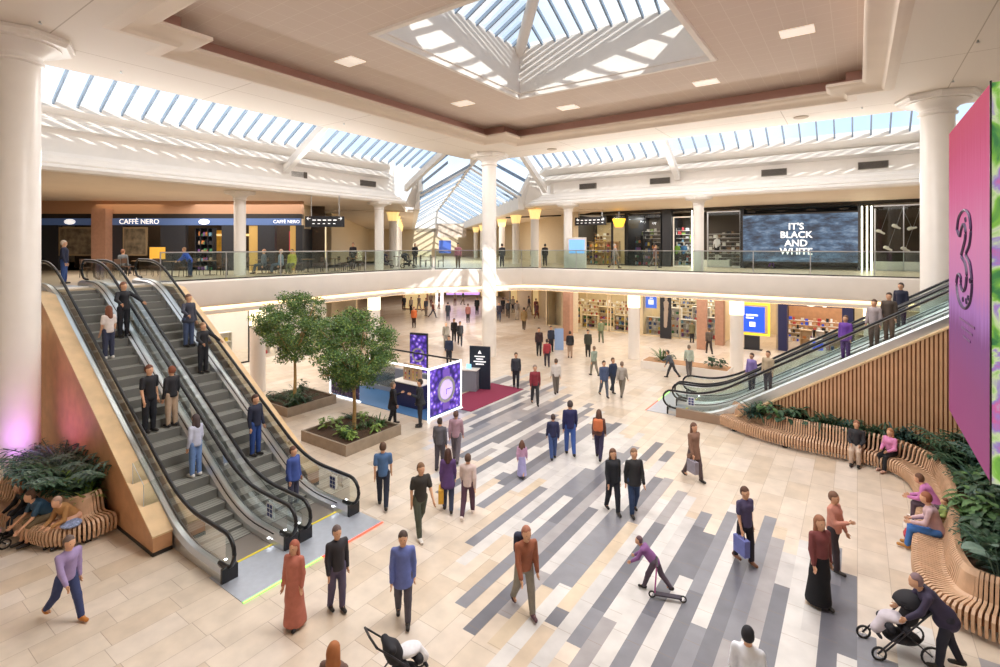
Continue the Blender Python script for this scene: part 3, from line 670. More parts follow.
def plant_mesh(kind, rnd):
    b = MB()
    if kind == 'palm':          # feather palm
        for k in range(11):
            az = rnd.uniform(0, 2*PI); L_ = rnd.uniform(.55, .9); el = rnd.uniform(.75, 1.4)
            d = Vector((math.cos(az), math.sin(az), 0)); pts = []
            for i in range(7): t = i/6; pts.append(d*(L_*t*math.cos(el*(1-.5*t)))+Vector((0, 0, L_*math.sin(el)*t-.35*L_*t*t)))
            b.tube(pts, .008, 4)
            for i in range(1, 7):
                for q in range(2):
                    for s_ in (-1, 1): blade(b, pts[i]*(1-q*.5/6)+Vector((0, 0, 0)), az+s_*rnd.uniform(.8, 1.2), .27*(1-.09*i), .035, .15, .45, 2)
    elif kind == 'strap':       # long arching straps
        for k in range(34): blade(b, Vector((rnd.uniform(-.05, .05), rnd.uniform(-.05, .05), 0)), rnd.uniform(0, 2*PI), rnd.uniform(.4, .75), .055, rnd.uniform(.5, 1.5), rnd.uniform(.5, 1.1), 5)
    elif kind == 'broad':       # broad oval leaves on stems
        for k in range(26):
            az = rnd.uniform(0, 2*PI); h_ = rnd.uniform(.15, .6); r_ = rnd.uniform(.05, .28)
            p = Vector((math.cos(az)*r_, math.sin(az)*r_, h_)); b.tube([(0, 0, 0), p*.6, p], .006, 3)
            blade(b, p, az, rnd.uniform(.22, .36), rnd.uniform(.12, .19), rnd.uniform(-.1, .5), rnd.uniform(.4, .9), 4)
    elif kind == 'monstera':
        for k in range(9):
            az = rnd.uniform(0, 2*PI); h_ = rnd.uniform(.4, .9); r_ = rnd.uniform(.1, .35)
            p = Vector((math.cos(az)*r_, math.sin(az)*r_, h_)); b.tube([(0, 0, 0), p*.6, p], .009, 3)
            blade(b, p, az, rnd.uniform(.4, .55), rnd.uniform(.3, .4), rnd.uniform(-.1, .3), rnd.uniform(.4, .8), 5)
    else:                       # fern mound
        for k in range(60):
            blade(b, Vector((rnd.uniform(-.16, .16), rnd.uniform(-.16, .16), rnd.uniform(0, .2))), rnd.uniform(0, 2*PI), rnd.uniform(.2, .42), .05, rnd.uniform(.4, 1.4), rnd.uniform(.6, 1.2), 3)
    return b
PN = {'palm': ('feather_palm', 'palm'), 'strap': ('strap_leaf_plant', 'plant'), 'broad': ('broad_leaf_plant', 'plant'), 'monstera': ('large_leaf_plant', 'plant'), 'fern': ('fern', 'fern')}
PLANTS = {}
def plant(kind, colr, x, y, z, sc, rz, label, group):
    key = (kind, colr, random.randint(0, 1))
    if key not in PLANTS:
        rnd = random.Random(7+len(PLANTS)*13)
        o = plant_mesh(kind, random.Random(len(PLANTS)*17+3)).build(PN[kind][0], leaf_mat(colr)); PLANTS[key] = o
    else:
        o = PLANTS[key].copy(); COL.objects.link(o)
    o.location = (x, y, z); o.rotation_euler = (0, 0, rz); o.scale = (sc,)*3
    return tag(o, label, PN[kind][1], group)
ADJ = {'deep': 'dark green', 'mid': 'mid green', 'bright': 'bright green', 'grey': 'grey green', 'blue': 'blue green'}
KW = {'palm': 'feather palm', 'strap': 'strap leaved plant', 'broad': 'broad leaved plant', 'monstera': 'plant with very large leaves', 'fern': 'low fern'}
def scatter(pts, where, kinds):
    for (x, y, z) in pts:
        k, c, s_ = random.choice(kinds)
        lb = '%s %s growing %s' % (ADJ[c], KW[k], where)
        plant(k, c, x, y, z, s_*random.uniform(.85, 1.15), random.uniform(0, 6.28), lb, lb.replace(' growing', 's,'))
random.seed(11)
# right bed, three zones
pts = [(x, 20.12+random.uniform(-.06, .06), .6) for x in [-3.1+i*.28 for i in range(17)]]
scatter(pts, 'in the narrow bed below the ribbed timber wall', [('fern', 'deep', 1.35), ('broad', 'mid', .9), ('broad', 'deep', 1.0), ('fern', 'blue', 1.3)])
pts = [(random.uniform(2.3, 3.9), random.uniform(18.0, 19.9), .6) for i in range(26)]
scatter(pts, 'in the corner where the bench turns', [('palm', 'deep', 1.5), ('palm', 'blue', 1.5), ('fern', 'deep', 1.2), ('monstera', 'grey', .9), ('broad', 'deep', 1.1)])
pts = []
for i in range(66):
    y = 12.5+5.6*(i/65); x = random.uniform(2.5, 3.9) if i % 3 else (random.uniform(2.35, 2.6) if y > 15.5 else random.uniform(2.05, 2.4)); pts.append((x, y, .6))
scatter(pts, 'along the bed under the hanging screen', [('strap', 'mid', 1.0), ('broad', 'mid', .95), ('fern', 'deep', 1.2), ('palm', 'deep', 1.0), ('broad', 'deep', 1.0), ('strap', 'blue', 1.1), ('monstera', 'grey', .75)])
# left bed
pts = [(random.uniform(-17.6, -15.5), random.uniform(4.2, 4.5), .7) for i in range(18)]+[(-15.6-i*.5, 4.45, .6) for i in range(4)]
scatter(pts, 'in the left bed in front of the wooden panel', [('palm', 'grey', 1.25), ('palm', 'deep', 1.25), ('broad', 'bright', .7), ('palm', 'mid', 1.0), ('fern', 'mid', .9)])
for i in range(9): plant('palm', ('deep', 'grey', 'blue')[i % 3], -15.7-i*.27, 4.35, .62, 1.75, i*2.1, 'tall feather palm standing against the orange wooden panel', 'tall palms of the left bed')
plant('strap', 'bright', -15.0, 4.28, .62, .95, .3, 'bright green strap leaved plant at the rounded end of the left bench', None)

# ------------------------------------------------------------------ two indoor trees in square planters
def tree(name, x, y, z0, th, crown, n, label, seed):
    rnd = random.Random(seed)
    r = empty(name, (x, y, z0), 0, label, 'tree')
    bark = mat('pale_bark', '#a98b58', .8, noise=.2, nscale=20)
    b = MB(); tops = []
    b.tube([(0, 0, 0), (.02, .01, th*.4), (-.02, .02, th*.75), (0, 0, th)], [.075, .06, .052, .045], 9)
    b.build('trunk', bark, r, smooth=60)
    cx, cy, cz, rx, rz = crown
    b = MB()
    for k in range(16):
        az = rnd.uniform(0, 2*PI); rr = rnd.uniform(.4, .95)*rx; hz = cz+rnd.uniform(-.5, .8)*rz
        e_ = Vector((cx+math.cos(az)*rr, cy+math.sin(az)*rr, hz)); s0 = Vector((0, 0, th*rnd.uniform(.62, 1)))
        b.tube([s0, s0.lerp(e_, .5)+Vector((0, 0, .12)), e_], [.026, .017, .008], 5); tops.append(e_)
    b.build('branches', bark, r, smooth=60)
    # clumps of small leaves
    clumps = []
    for k in range(120):
        while True:
            p = Vector([rnd.uniform(-1, 1) for _ in range(3)])
            if .35 < p.length < 1: break
        w_ = 1.0 if p.z > -.3 else .72
        clumps.append(Vector((cx+p.x*rx*w_, cy+p.y*rx*w_, cz+p.z*rz)))
    rs = np.random.RandomState(seed); C_ = np.array(clumps)[rs.randint(0, len(clumps), n)]
    q = rs.normal(0, 1, (n, 3)); q /= np.linalg.norm(q, axis=1)[:, None]; C_ = C_+q*(rs.rand(n, 1)**.5)*np.array([.36, .36, .22])
    a = rs.normal(0, 1, (n, 3)); a[:, 2] = a[:, 2]*.6-.35; a /= np.linalg.norm(a, axis=1)[:, None]
    u = rs.normal(0, 1, (n, 3)); s_ = np.cross(a, u); s_ /= np.linalg.norm(s_, axis=1)[:, None]
    L_ = rs.uniform(.065, .11, (n, 1)); wv = L_*.26
    V = np.stack([C_, C_+a*L_*.5+s_*wv, C_+a*L_, C_+a*L_*.5-s_*wv], 1).reshape(-1, 3)
    me = bpy.data.meshes.new('foliage'); F = np.arange(4*n).reshape(n, 4)
    me.from_pydata(V.tolist(), [], F.tolist())
    me.materials.append(mat('tree_foliage', '#587a44', .5, noise=.4, nscale=5)); me.materials.append(mat('tree_foliage_light', '#8ca34e', .5, noise=.3, nscale=5))
    me.polygons.foreach_set('material_index', (rs.rand(n) < .22).astype(int).tolist())
    o = bpy.data.objects.new('foliage', me); COL.objects.link(o); o.parent = r
    return r
def planter(x0, y0, x1, y1, h, label, m):
    r = empty('square_planter', ((x0+x1)/2, (y0+y1)/2, 0), 0, label, 'planter', None)
    a, b_ = (x1-x0)/2, (y1-y0)/2; w_ = .07
    b = MB(); b.box(-a, -b_, 0, a, -b_+w_, h); b.box(-a, b_-w_, 0, a, b_, h); b.box(-a, -b_+w_, 0, -a+w_, b_-w_, h); b.box(a-w_, -b_+w_, 0, a, b_-w_, h)
    b.build('box', m, r); MB().box(-a+w_, -b_+w_, .02, a-w_, b_-w_, h-.06).build('soil', M_soil, r); return r
M_plw = mat('grey_wood_planter', '#9a8c7a', .6, noise=.12, nscale=4)
planter(-15.75, 10.5, -13.35, 12.9, .36, 'square grey timber planter under the nearer tree', M_plw)
planter(-20.6, 11.6, -18.3, 13.9, .36, 'square grey timber planter under the farther tree', M_plw)
tree('indoor_tree', -14.5, 11.75, .3, 1.9, (0, 0, 2.8, 1.42, 1.4), 21000, 'nearer leafy green tree with pale trunk beside the lit kiosk', 5)
tree('indoor_tree', -19.5, 12.7, .3, 2.2, (.0, 0, 3.0, 1.75, 1.4), 22000, 'farther leafy green tree standing nearest the left escalators', 9)
random.seed(5)
pts = [(-14.5+random.uniform(-.9, .9), 11.75+random.uniform(-.9, .9), .28) for i in range(14)]
scatter(pts, 'at the foot of the nearer tree', [('fern', 'mid', .75), ('strap', 'mid', .6), ('broad', 'bright', .6), ('palm', 'deep', .6)])
pts = [(-19.4+random.uniform(-.8, .8), 12.7+random.uniform(-.8, .8), .28) for i in range(12)]
scatter(pts, 'at the foot of the farther tree', [('fern', 'mid', .75), ('palm', 'deep', .8), ('broad', 'deep', .7)])
# low white planter near the lower columns
p1, p2 = W(641, 368), W(724, 372)
r = empty('low_white_planter', (p1.x, p1.y, 0), 0, 'long low white planter between the two lower lit pillars', 'planter')
d = Vector((7.2-1.2, 0)); MB().box(0, 0, 0, 4.5, 1.2, .42).build('box', M_white, r); MB().box(.08, .08, .42, 4.42, 1.12, .45).build('soil', mat('planter_timber_top', '#b98a5c', .6), r)
PWx, PWy = p1.x, p1.y
for dx, s_ in ((1.0, 1.0), (1.4, .8), (3.6, .8), (4.0, .7)): plant('strap' if s_ == 1 else 'broad', 'mid' if s_ == 1 else 'deep', PWx+dx, PWy+.55, .45, s_*1.2, dx, '%s plant growing in the low white planter' % ('tall strap leaved' if s_ == 1 else 'dark bushy'), 'plants of the low white planter')
# ------------------------------------------------------------------ figures: one continuous skin grown from smooth blended limbs
def rcone(P, a, b, ra, rb):
    a = np.array(a, np.float32); b = np.array(b, np.float32); d = b-a; L2 = float(d@d)+1e-9
    q = P-a; t = np.clip((q@d)/L2, 0, 1)
    return np.linalg.norm(q-t[..., None]*d, axis=-1)-(ra+(rb-ra)*t)
def ellip(P, c, r):
    q = (P-np.array(c, np.float32)); r = np.array(r, np.float32)
    k0 = np.linalg.norm(q/r, axis=-1); k1 = np.linalg.norm(q/(r*r), axis=-1)+1e-6
    return k0*(k0-1)/k1
def surf(prims, vox, k=.03, cut=None):
    lo = np.min([np.minimum(p[1], p[2])-max(p[3], p[4]) if p[0] == 'c' else np.array(p[1])-np.array(p[2]) for p in prims], 0)-vox*2.2
    hi = np.max([np.maximum(p[1], p[2])+max(p[3], p[4]) if p[0] == 'c' else np.array(p[1])+np.array(p[2]) for p in prims], 0)+vox*2.2
    ns = np.ceil((hi-lo)/vox).astype(int)+1
    ax = [lo[i]+vox*np.arange(ns[i]) for i in range(3)]
    G = np.stack(np.meshgrid(*ax, indexing='ij'), -1).astype(np.float32)
    D = np.full(G.shape[:3], .5, np.float32)
    for p in prims:
        if p[0] == 'c': l_ = np.minimum(p[1], p[2])-max(p[3], p[4])-.12; h_ = np.maximum(p[1], p[2])+max(p[3], p[4])+.12
        else: l_ = np.array(p[1])-np.array(p[2])-.12; h_ = np.array(p[1])+np.array(p[2])+.12
        i0 = np.maximum(((l_-lo)/vox).astype(int), 0); i1 = np.minimum(((h_-lo)/vox).astype(int)+2, ns)
        sl = tuple(slice(i0[i], i1[i]) for i in range(3)); Q = G[sl]
        v = rcone(Q, *p[1:5]) if p[0] == 'c' else ellip(Q, *p[1:3])
        A = D[sl]; kk = p[5] if (p[0] == 'c' and len(p) > 5) else (p[3] if p[0] == 'e' and len(p) > 3 else k)
        h = np.clip(.5+.5*(A-v)/kk, 0, 1); D[sl] = A*(1-h)+v*h-kk*h*(1-h)
    if cut is not None: D = np.maximum(D, cut(G))
    S = D < 0
    c = S[:-1, :-1, :-1].astype(np.int8)
    cnt = sum(S[i:ns[0]-1+i, j:ns[1]-1+j, l:ns[2]-1+l].astype(np.int8) for i in (0, 1) for j in (0, 1) for l in (0, 1))
    act = (cnt > 0) & (cnt < 8); idx = np.full(act.shape, -1, int); cells = np.argwhere(act); idx[act] = np.arange(len(cells))
    acc = np.zeros((len(cells), 3)); w_ = np.zeros(len(cells))
    corners = [(i, j, l) for i in (0, 1) for j in (0, 1) for l in (0, 1)]
    for a in corners:
        for b in corners:
            if sum(b)-sum(a) == 1 and sum(abs(np.array(a)-np.array(b))) == 1:
                da = D[tuple((cells+a).T)]; db = D[tuple((cells+b).T)]; m = (da < 0) != (db < 0)
                t = np.where(m, da/(da-db+1e-12), 0)[:, None]
                acc += np.where(m[:, None], np.array(a)+(np.array(b)-np.array(a))*t, 0); w_ += m
    V = lo+(cells+acc/w_[:, None])*vox
    F = []
    for ax_ in range(3):
        d = [0, 0, 0]; d[ax_] = 1; u = (ax_+1) % 3; v_ = (ax_+2) % 3
        sl0 = tuple(slice(0, ns[i]-1) if i == ax_ else slice(1, ns[i]-1) for i in range(3)); sl1 = tuple(slice(1, ns[i]) if i == ax_ else slice(1, ns[i]-1) for i in range(3))
        s0 = S[sl0]; s1 = S[sl1]; e = np.argwhere(s0 != s1)
        if not len(e): continue
        fl = s0[tuple(e.T)]; base = e.copy()
        for i in range(3):
            if i != ax_: base[:, i] += 1
        def cell(du, dv):
            q = base.copy(); q[:, u] -= du; q[:, v_] -= dv; return idx[tuple(q.T)]
        quad = np.stack([cell(1, 1), cell(0, 1), cell(0, 0), cell(1, 0)], 1)
        quad[~fl] = quad[~fl][:, ::-1]; F.append(quad)
    return V, np.concatenate(F)
def surf_obj(name, prims, vox, m, parent, k=.03, cut=None):
    V, F = surf(prims, vox, k, cut)
    me = bpy.data.meshes.new(name); me.from_pydata(V.tolist(), [], F.tolist()); me.materials.append(m)
    me.polygons.foreach_set('use_smooth', [True]*len(F)); o = bpy.data.objects.new(name, me); COL.objects.link(o); o.parent = parent; return o
V3 = lambda *a: np.array(a, float)
SKIN = ['#d9a988', '#c9936f', '#e3b898', '#b98262', '#8c5d42']
def person(loc, face, label, h=1.72, pose='stand', top='#33384a', legs='#2b2f3a', hair='#4a3526', skin=0, shoes='#2a2624', hairlen=0, sleeve='long',
           lower='trousers', phase=None, arms=None, lean=0, vox=.024, group=None, bag=None, lying=0, seat=.45, name='person', headdown=0, coat=0, fem=0, seed=0):
    """face: heading in degrees (0 = +x). local frame: forward +x, left +y"""
    rnd = random.Random(seed or int(abs(loc[0]*131+loc[1]*71)))
    r = empty(name, loc, math.radians(face), 0 or label, 'person', group)
    s = h
    if phase is None: phase = rnd.uniform(-1, 1)
    th, sh, foot = .245*s, .235*s, .045*s
    sw = (.098 if not fem else .088)*s; hw = .052*s
    J = {}
    if pose == 'walk': a1, a2, k1, k2 = .42*phase+.05, -.42*phase-.02, .12+.25*max(0, -phase), .12+.25*max(0, phase)
    elif pose == 'sit': a1 = a2 = 1.42; k1, k2 = 1.35, 1.35
    else: a1, a2, k1, k2 = .03, -.02, .03, .03
    if pose == 'crossed': pass
    def legj(a, k, y):
        hip = V3(0, y, 0); knee = hip+th*V3(math.sin(a), .0, -math.cos(a)); b = a-k
        ank = knee+sh*V3(math.sin(b), 0, -math.cos(b)); return hip, knee, ank, b
    L = legj(a1, k1, hw); R = legj(a2, k2, -hw)
    low = min(L[2][2], R[2][2])
    hz = (seat+.09 if pose == 'sit' else -low+foot)
    if pose == 'sit': hz = seat+.085
    up = V3(0, 0, hz)
    L = [q+up for q in L[:3]]+[L[3]]; R = [q+up for q in R[:3]]+[R[3]]
    if pose == 'sit':
        for q in (L, R):
            q[2] = V3(q[1][0]+.06*rnd.uniform(-.6, 1.5), q[1][1]*1.1, foot+.01); q[3] = 0
        if lower == 'crossed' or headdown == 2:
            pass
    tl = math.radians(lean)
    def tors(z, x=0, y=0): return up+V3(x*math.cos(tl)+z*math.sin(tl), y, z*math.cos(tl)-x*math.sin(tl))
    T = lambda f: f*s
    pel = tors(T(.01)); waist = tors(T(.10), .005); chest = tors(T(.215), .008); neck = tors(T(.30), -.005)
    hd = math.radians(18*headdown)+tl*.5
    head = neck+V3(T(.075)*math.sin(hd)+.012, 0, T(.075)*math.cos(hd))+V3(0, 0, .012)
    shl, shr = tors(T(.262), -.005, sw), tors(T(.262), -.005, -sw)
    ua, fa = .165*s, .145*s
    def armj(shj, side, mode):
        if mode == 'hang': sgn = phase*side*(.35 if pose == 'walk' else .08); A = (-sgn, .10, .25)
        elif mode == 'phone': A = (.45, .12, 1.55)
        elif mode == 'push': A = (.5-tl*1.1, .05, .5)
        elif mode == 'lap': A = (.25-tl*.9, .12, 1.0)
        elif mode == 'carry': A = (.05, .15, 1.45)
        elif mode == 'ear': A = (.9, .25, 2.35)
        elif mode == 'rail': A = (.75, .55, .35)
        elif mode == 'pocket': A = (-.35, .28, .75)
        a, sp, bd = A; a += tl
        e = shj+ua*V3(math.sin(a)*math.cos(sp), side*math.sin(sp), -math.cos(a)*math.cos(sp)); b = a+bd
        inn = -.35 if mode in ('phone', 'lap', 'carry', 'pocket', 'ear') else .02
        d = V3(math.sin(b), side*inn, -math.cos(b)); d /= np.linalg.norm(d); wr = e+fa*d
        return shj, e, wr, d
    ml, mr = arms or (('hang', 'hang'))
    AL = armj(shl, 1, ml); AR = armj(shr, -1, mr)
    sk = mat('skin_%d' % skin, SKIN[skin], .55)
    f = s/1.72
    bd = [('c', pel, waist, .115*f, .10*f, .05), ('c', waist, chest, .10*f, .115*f, .05), ('c', tors(T(.245), 0, sw*.5), tors(T(.245), 0, -sw*.5), .07*f, .07*f, .05), ('c', tors(T(.27)), tors(T(.31)), .06*f, .045*f, .05),
          ('c', neck-V3(0, 0, .03), head-V3(0, 0, .03), .052*f, .05*f, .02), ('e', head, (.096*f, .08*f, .122*f), .015),
          ('e', head+V3(.088*f*math.cos(hd), 0, -.012), (.02, .013, .018), .012), ('e', head+V3(.045, 0, -.075*f), (.035*f, .036*f, .035*f), .02),
          ('e', head+V3(0, .075*f, -.005), (.02, .012, .028), .008), ('e', head+V3(0, -.075*f, -.005), (.02, .012, .028), .008)]
    for q in (L, R):
        bd += [('c', q[0], q[1], .078*f, .052*f, .03), ('c', q[1], q[2], .053*f, .036*f, .02), ('c', q[2], q[2]+V3(.13*f, 0, -.02*f), .034*f, .026*f, .02)]
    for q in (AL, AR): bd += [('c', q[0], q[1], .044*f, .036*f, .03), ('c', q[1], q[2], .036*f, .026*f, .015), ('c', q[2], q[2]+q[3]*.06*f, .027*f, .028*f, .015)]
    body = surf_obj('body', bd, vox, sk, r)
    # hands: palm from the skin, five fingers of their own lengths added to the same mesh
    b = MB()
    for q, side in ((AL, 1), (AR, -1)):
        d = Vector(q[3]).normalized(); lat = d.cross(Vector((0, side, 0.2))).normalized(); cr_ = Vector((0, -side, 0)).cross(d)
        wd = Vector((1, 0, 0)) if abs(d.x) < .7 else Vector((0, 0, 1)); wd = (wd-d*wd.dot(d)).normalized(); pn = d.cross(wd).normalized()*(-side)
        c = Vector(q[2])+d*.075*f
        for i, (o, l_) in enumerate(((-.027, .055), (-.009, .072), (.009, .078), (.027, .068))):
            p0 = c+wd*o*f; p1 = p0+d*l_*.5*f+pn*.004; p2 = p0+d*l_*.85*f+pn*.022*f
            b.tube([p0-d*.02, p1, p2], [.0095*f, .0085*f, .007*f], 5)
        p0 = Vector(q[2])+d*.03*f+wd*.026*f; b.tube([p0, p0+d*.025*f+wd*.024*f, p0+d*.055*f+wd*.03*f+pn*.012], [.011*f, .010*f, .008*f], 5)
    hm = b.build('hands', sk)
    bm = bmesh.new(); bm.from_mesh(body.data); bm.from_mesh(hm.data)
    # eyes and mouth in their own colours
    body.data.materials.append(mat('eye_dark', '#2a1d18', .3)); body.data.materials.append(mat('lips', '#a9605a', .5))
    n0 = len(bm.faces)
    for side in (1, -1):
        g = bmesh.ops.create_icosphere(bm, subdivisions=1, radius=.011*f, matrix=Matrix.Translation(Vector(head)+Vector((.079*f*math.cos(hd), side*.03*f, .008-.079*math.sin(hd)))))
        for v in g['verts']:
            for fc in v.link_faces: fc.material_index = 1
    g = bmesh.ops.create_cube(bm, size=1, matrix=Matrix.Translation(Vector(head)+Vector((.080*f, 0, -.052*f-.03*math.sin(hd)))) @ Matrix.Diagonal((.012, .04*f, .008, 1)))
    for v in g['verts']:
        for fc in v.link_faces: fc.material_index = 2
    bm.to_mesh(body.data); bm.free(); bpy.data.objects.remove(hm)
    # clothing
    o = .014
    tp = [('c', pel-V3(0, 0, .015), waist, .138*f+o*.6, .112*f+o, .05), ('c', waist, chest, .11*f+o, .122*f+o, .05), ('c', tors(T(.245), 0, sw*.5), tors(T(.245), 0, -sw*.5), .07*f+o, .07*f+o, .05), ('c', tors(T(.27)), tors(T(.29)), .062*f+o*.5, .05*f+o*.5, .04)]
    if fem: tp.append(('c', chest+V3(.05, .055, 0), chest+V3(.05, -.055, 0), .06*f+o, .06*f+o, .04))
    if coat: tp += [('c', pel, pel+V3(-.01, 0, -.16*f*coat), .14*f+o, .165*f+o*2, .05)]
    for q in (AL, AR):
        if sleeve == 'long': tp += [('c', q[0], q[1], .044*f+o, .040*f+o, .03), ('c', q[1], q[1]+(q[2]-q[1])*.95, .040*f+o, .030*f+o*.8, .02)]
        else: tp += [('c', q[0], q[0]+(q[1]-q[0])*.7, .046*f+o, .046*f+o, .03)]
    hem = hz-(.06*f if not coat else .05+.16*f*coat)
    tcut = None if pose == 'sit' or lean > 20 else (lambda G: np.where((np.abs(G[..., 1]) < .17*f) & (G[..., 2] < hz+.05), hem-G[..., 2], -1.))
    surf_obj('jacket' if coat else ('top' if sleeve == 'long' else 't_shirt'), tp, vox, cmat(top), r, cut=tcut)
    lg = [('c', pel-V3(0, 0, .03), pel+V3(0, 0, .03), .118*f, .112*f, .04)]
    if lower == 'skirt' and pose != 'sit':
        m_ = (L[2]+R[2])/2; lg += [('c', pel, V3(m_[0], 0, .10), .13*f, .22*f, .05), ('c', pel, pel-V3(0, 0, .3), .13*f, .17*f, .05)]
    else:
        for q in (L, R):
            kn = q[1]
            if lower == 'shorts': lg += [('c', q[0], q[0]+(kn-q[0])*.95, .088*f+o*.6, .075*f+o, .03)]
            else: lg += [('c', q[0], kn, .086*f+o*.5, .060*f+o, .03), ('c', kn, kn+(q[2]-kn)*.93, .060*f+o, .048*f+o*.7, .02)]
    surf_obj({'skirt': 'long_skirt', 'shorts': 'shorts'}.get(lower, 'trousers'), lg, vox, cmat(legs, .85), r, cut=(lambda G: .06-G[..., 2]) if lower == 'skirt' else None)
    for q in (L, R):
        b_ = -q[3] if pose == 'walk' and q[2][2] > foot+.03 else 0
        tip = V3(.15*f*math.cos(b_), 0, -.15*f*math.sin(b_)-.01)
        surf_obj('shoe', [('c', q[2]+V3(-.045*f, 0, -.02*f), q[2]+tip+V3(0, 0, -.012), .042*f, .036*f, .02), ('c', q[2]+V3(-.03, 0, 0), q[2]+V3(.02, 0, -.01), .044*f, .046*f, .02)], max(vox*.7, .016), cmat(shoes, .5), r,
                 cut=lambda G, z0=q[2][2]-foot*.98: (z0-G[..., 2]))
    if hair:
        hp = [('e', head+V3(-.018, 0, .018), (.104*f, .092*f, .125*f), .02)]
        fx = float(head[0]+.052*f); fz = float(head[2]+.045*f); bz = float(head[2]-.06*f)
        if hairlen: hp += [('c', head+V3(-.055, 0, 0), head+V3(-.085, 0, -.12*f-.16*hairlen), .075*f, .06*f+.02*hairlen, .03), ('c', head+V3(-.02, .05, -.02), head+V3(-.03, .075, -.1-.12*hairlen), .04, .035, .03), ('c', head+V3(-.02, -.05, -.02), head+V3(-.03, -.075, -.1-.12*hairlen), .04, .035, .03)]
        cut = (lambda G: np.maximum(np.minimum(G[..., 0]-(fx-.045), fz-.0-G[..., 2]), -10)) if hairlen else (lambda G: np.maximum(np.minimum(G[..., 0]-(fx-.06), fz-G[..., 2]), bz-G[..., 2]))
        surf_obj('hair', hp, max(vox*.8, .018), cmat(hair, .7), r, cut=cut)
    if bag:
        kind, bc = bag
        if kind == 'backpack':
            c = tors(T(.19), -.20*f); surf_obj('backpack', [('c', c+V3(0, .07, -.12), c+V3(0, .07, .12), .085, .08, .05), ('c', c+V3(0, -.07, -.12), c+V3(0, -.07, .12), .085, .08, .05)], vox, cmat(bc), r)
        else:
            q = AR if kind != 'leftbag' else AL; p = Vector(q[2])+Vector((0, 0, -.05)); b = MB()
            b.obox((p.x, p.y, p.z-.46), .34, .13, .34, 0); b.build('carrier_bag' if kind == 'carrier' else 'handbag', cmat(bc), r)
            b = MB(); b.tube([(p.x-.09, p.y, p.z-.13), (p.x-.07, p.y, p.z+.0), (p.x+.07, p.y, p.z+.0), (p.x+.09, p.y, p.z-.13)], .008, 5); b.build('bag_handle', cmat('#3a3230'), r)
    return r
def away(px): return math.degrees(math.atan2(1, 0))  # kept simple: headings are given in degrees of the plan
# heading helper: camera-relative angle (0 = to the right of the picture, 90 = away from the camera) to plan degrees
def H(a): return a+35
def put(px, fy, z=0.0):
    p = W(px, fy, z); return (p.x, p.y, z)
def esc_z(side, x):
    return zstep(-10.8-x, 1.55, SL, RISE) if side == 'L' else zstep(x+5.75, 1.05, .63, RISE)
def on_esc(side, px, row, dy=0):           # where column px crosses the middle of an escalator
    yc = {('L', 1): 5.94, ('L', 2): 7.66, ('R', 1): 21.375, ('R', 2): 22.98}[(side, row)]+dy
    t = (px-500)/FPX; Z = yc/(SY*t+CY); x = Z*(CY*t-SY)
    # the tread under the person, standing level
    if side == 'L': u = -10.8-x; ut = .02+.4*math.floor((u-.02)/.4); z = zstep(ut+.2, 1.55, SL, RISE); x = -10.8-(ut+.2)
    else: u = x+5.75; ut = .02+.4*math.floor((u-.02)/.4); z = zstep(ut+.2, 1.05, .63, RISE); x = ut+.2-5.75
    return (x, yc, z+.004)
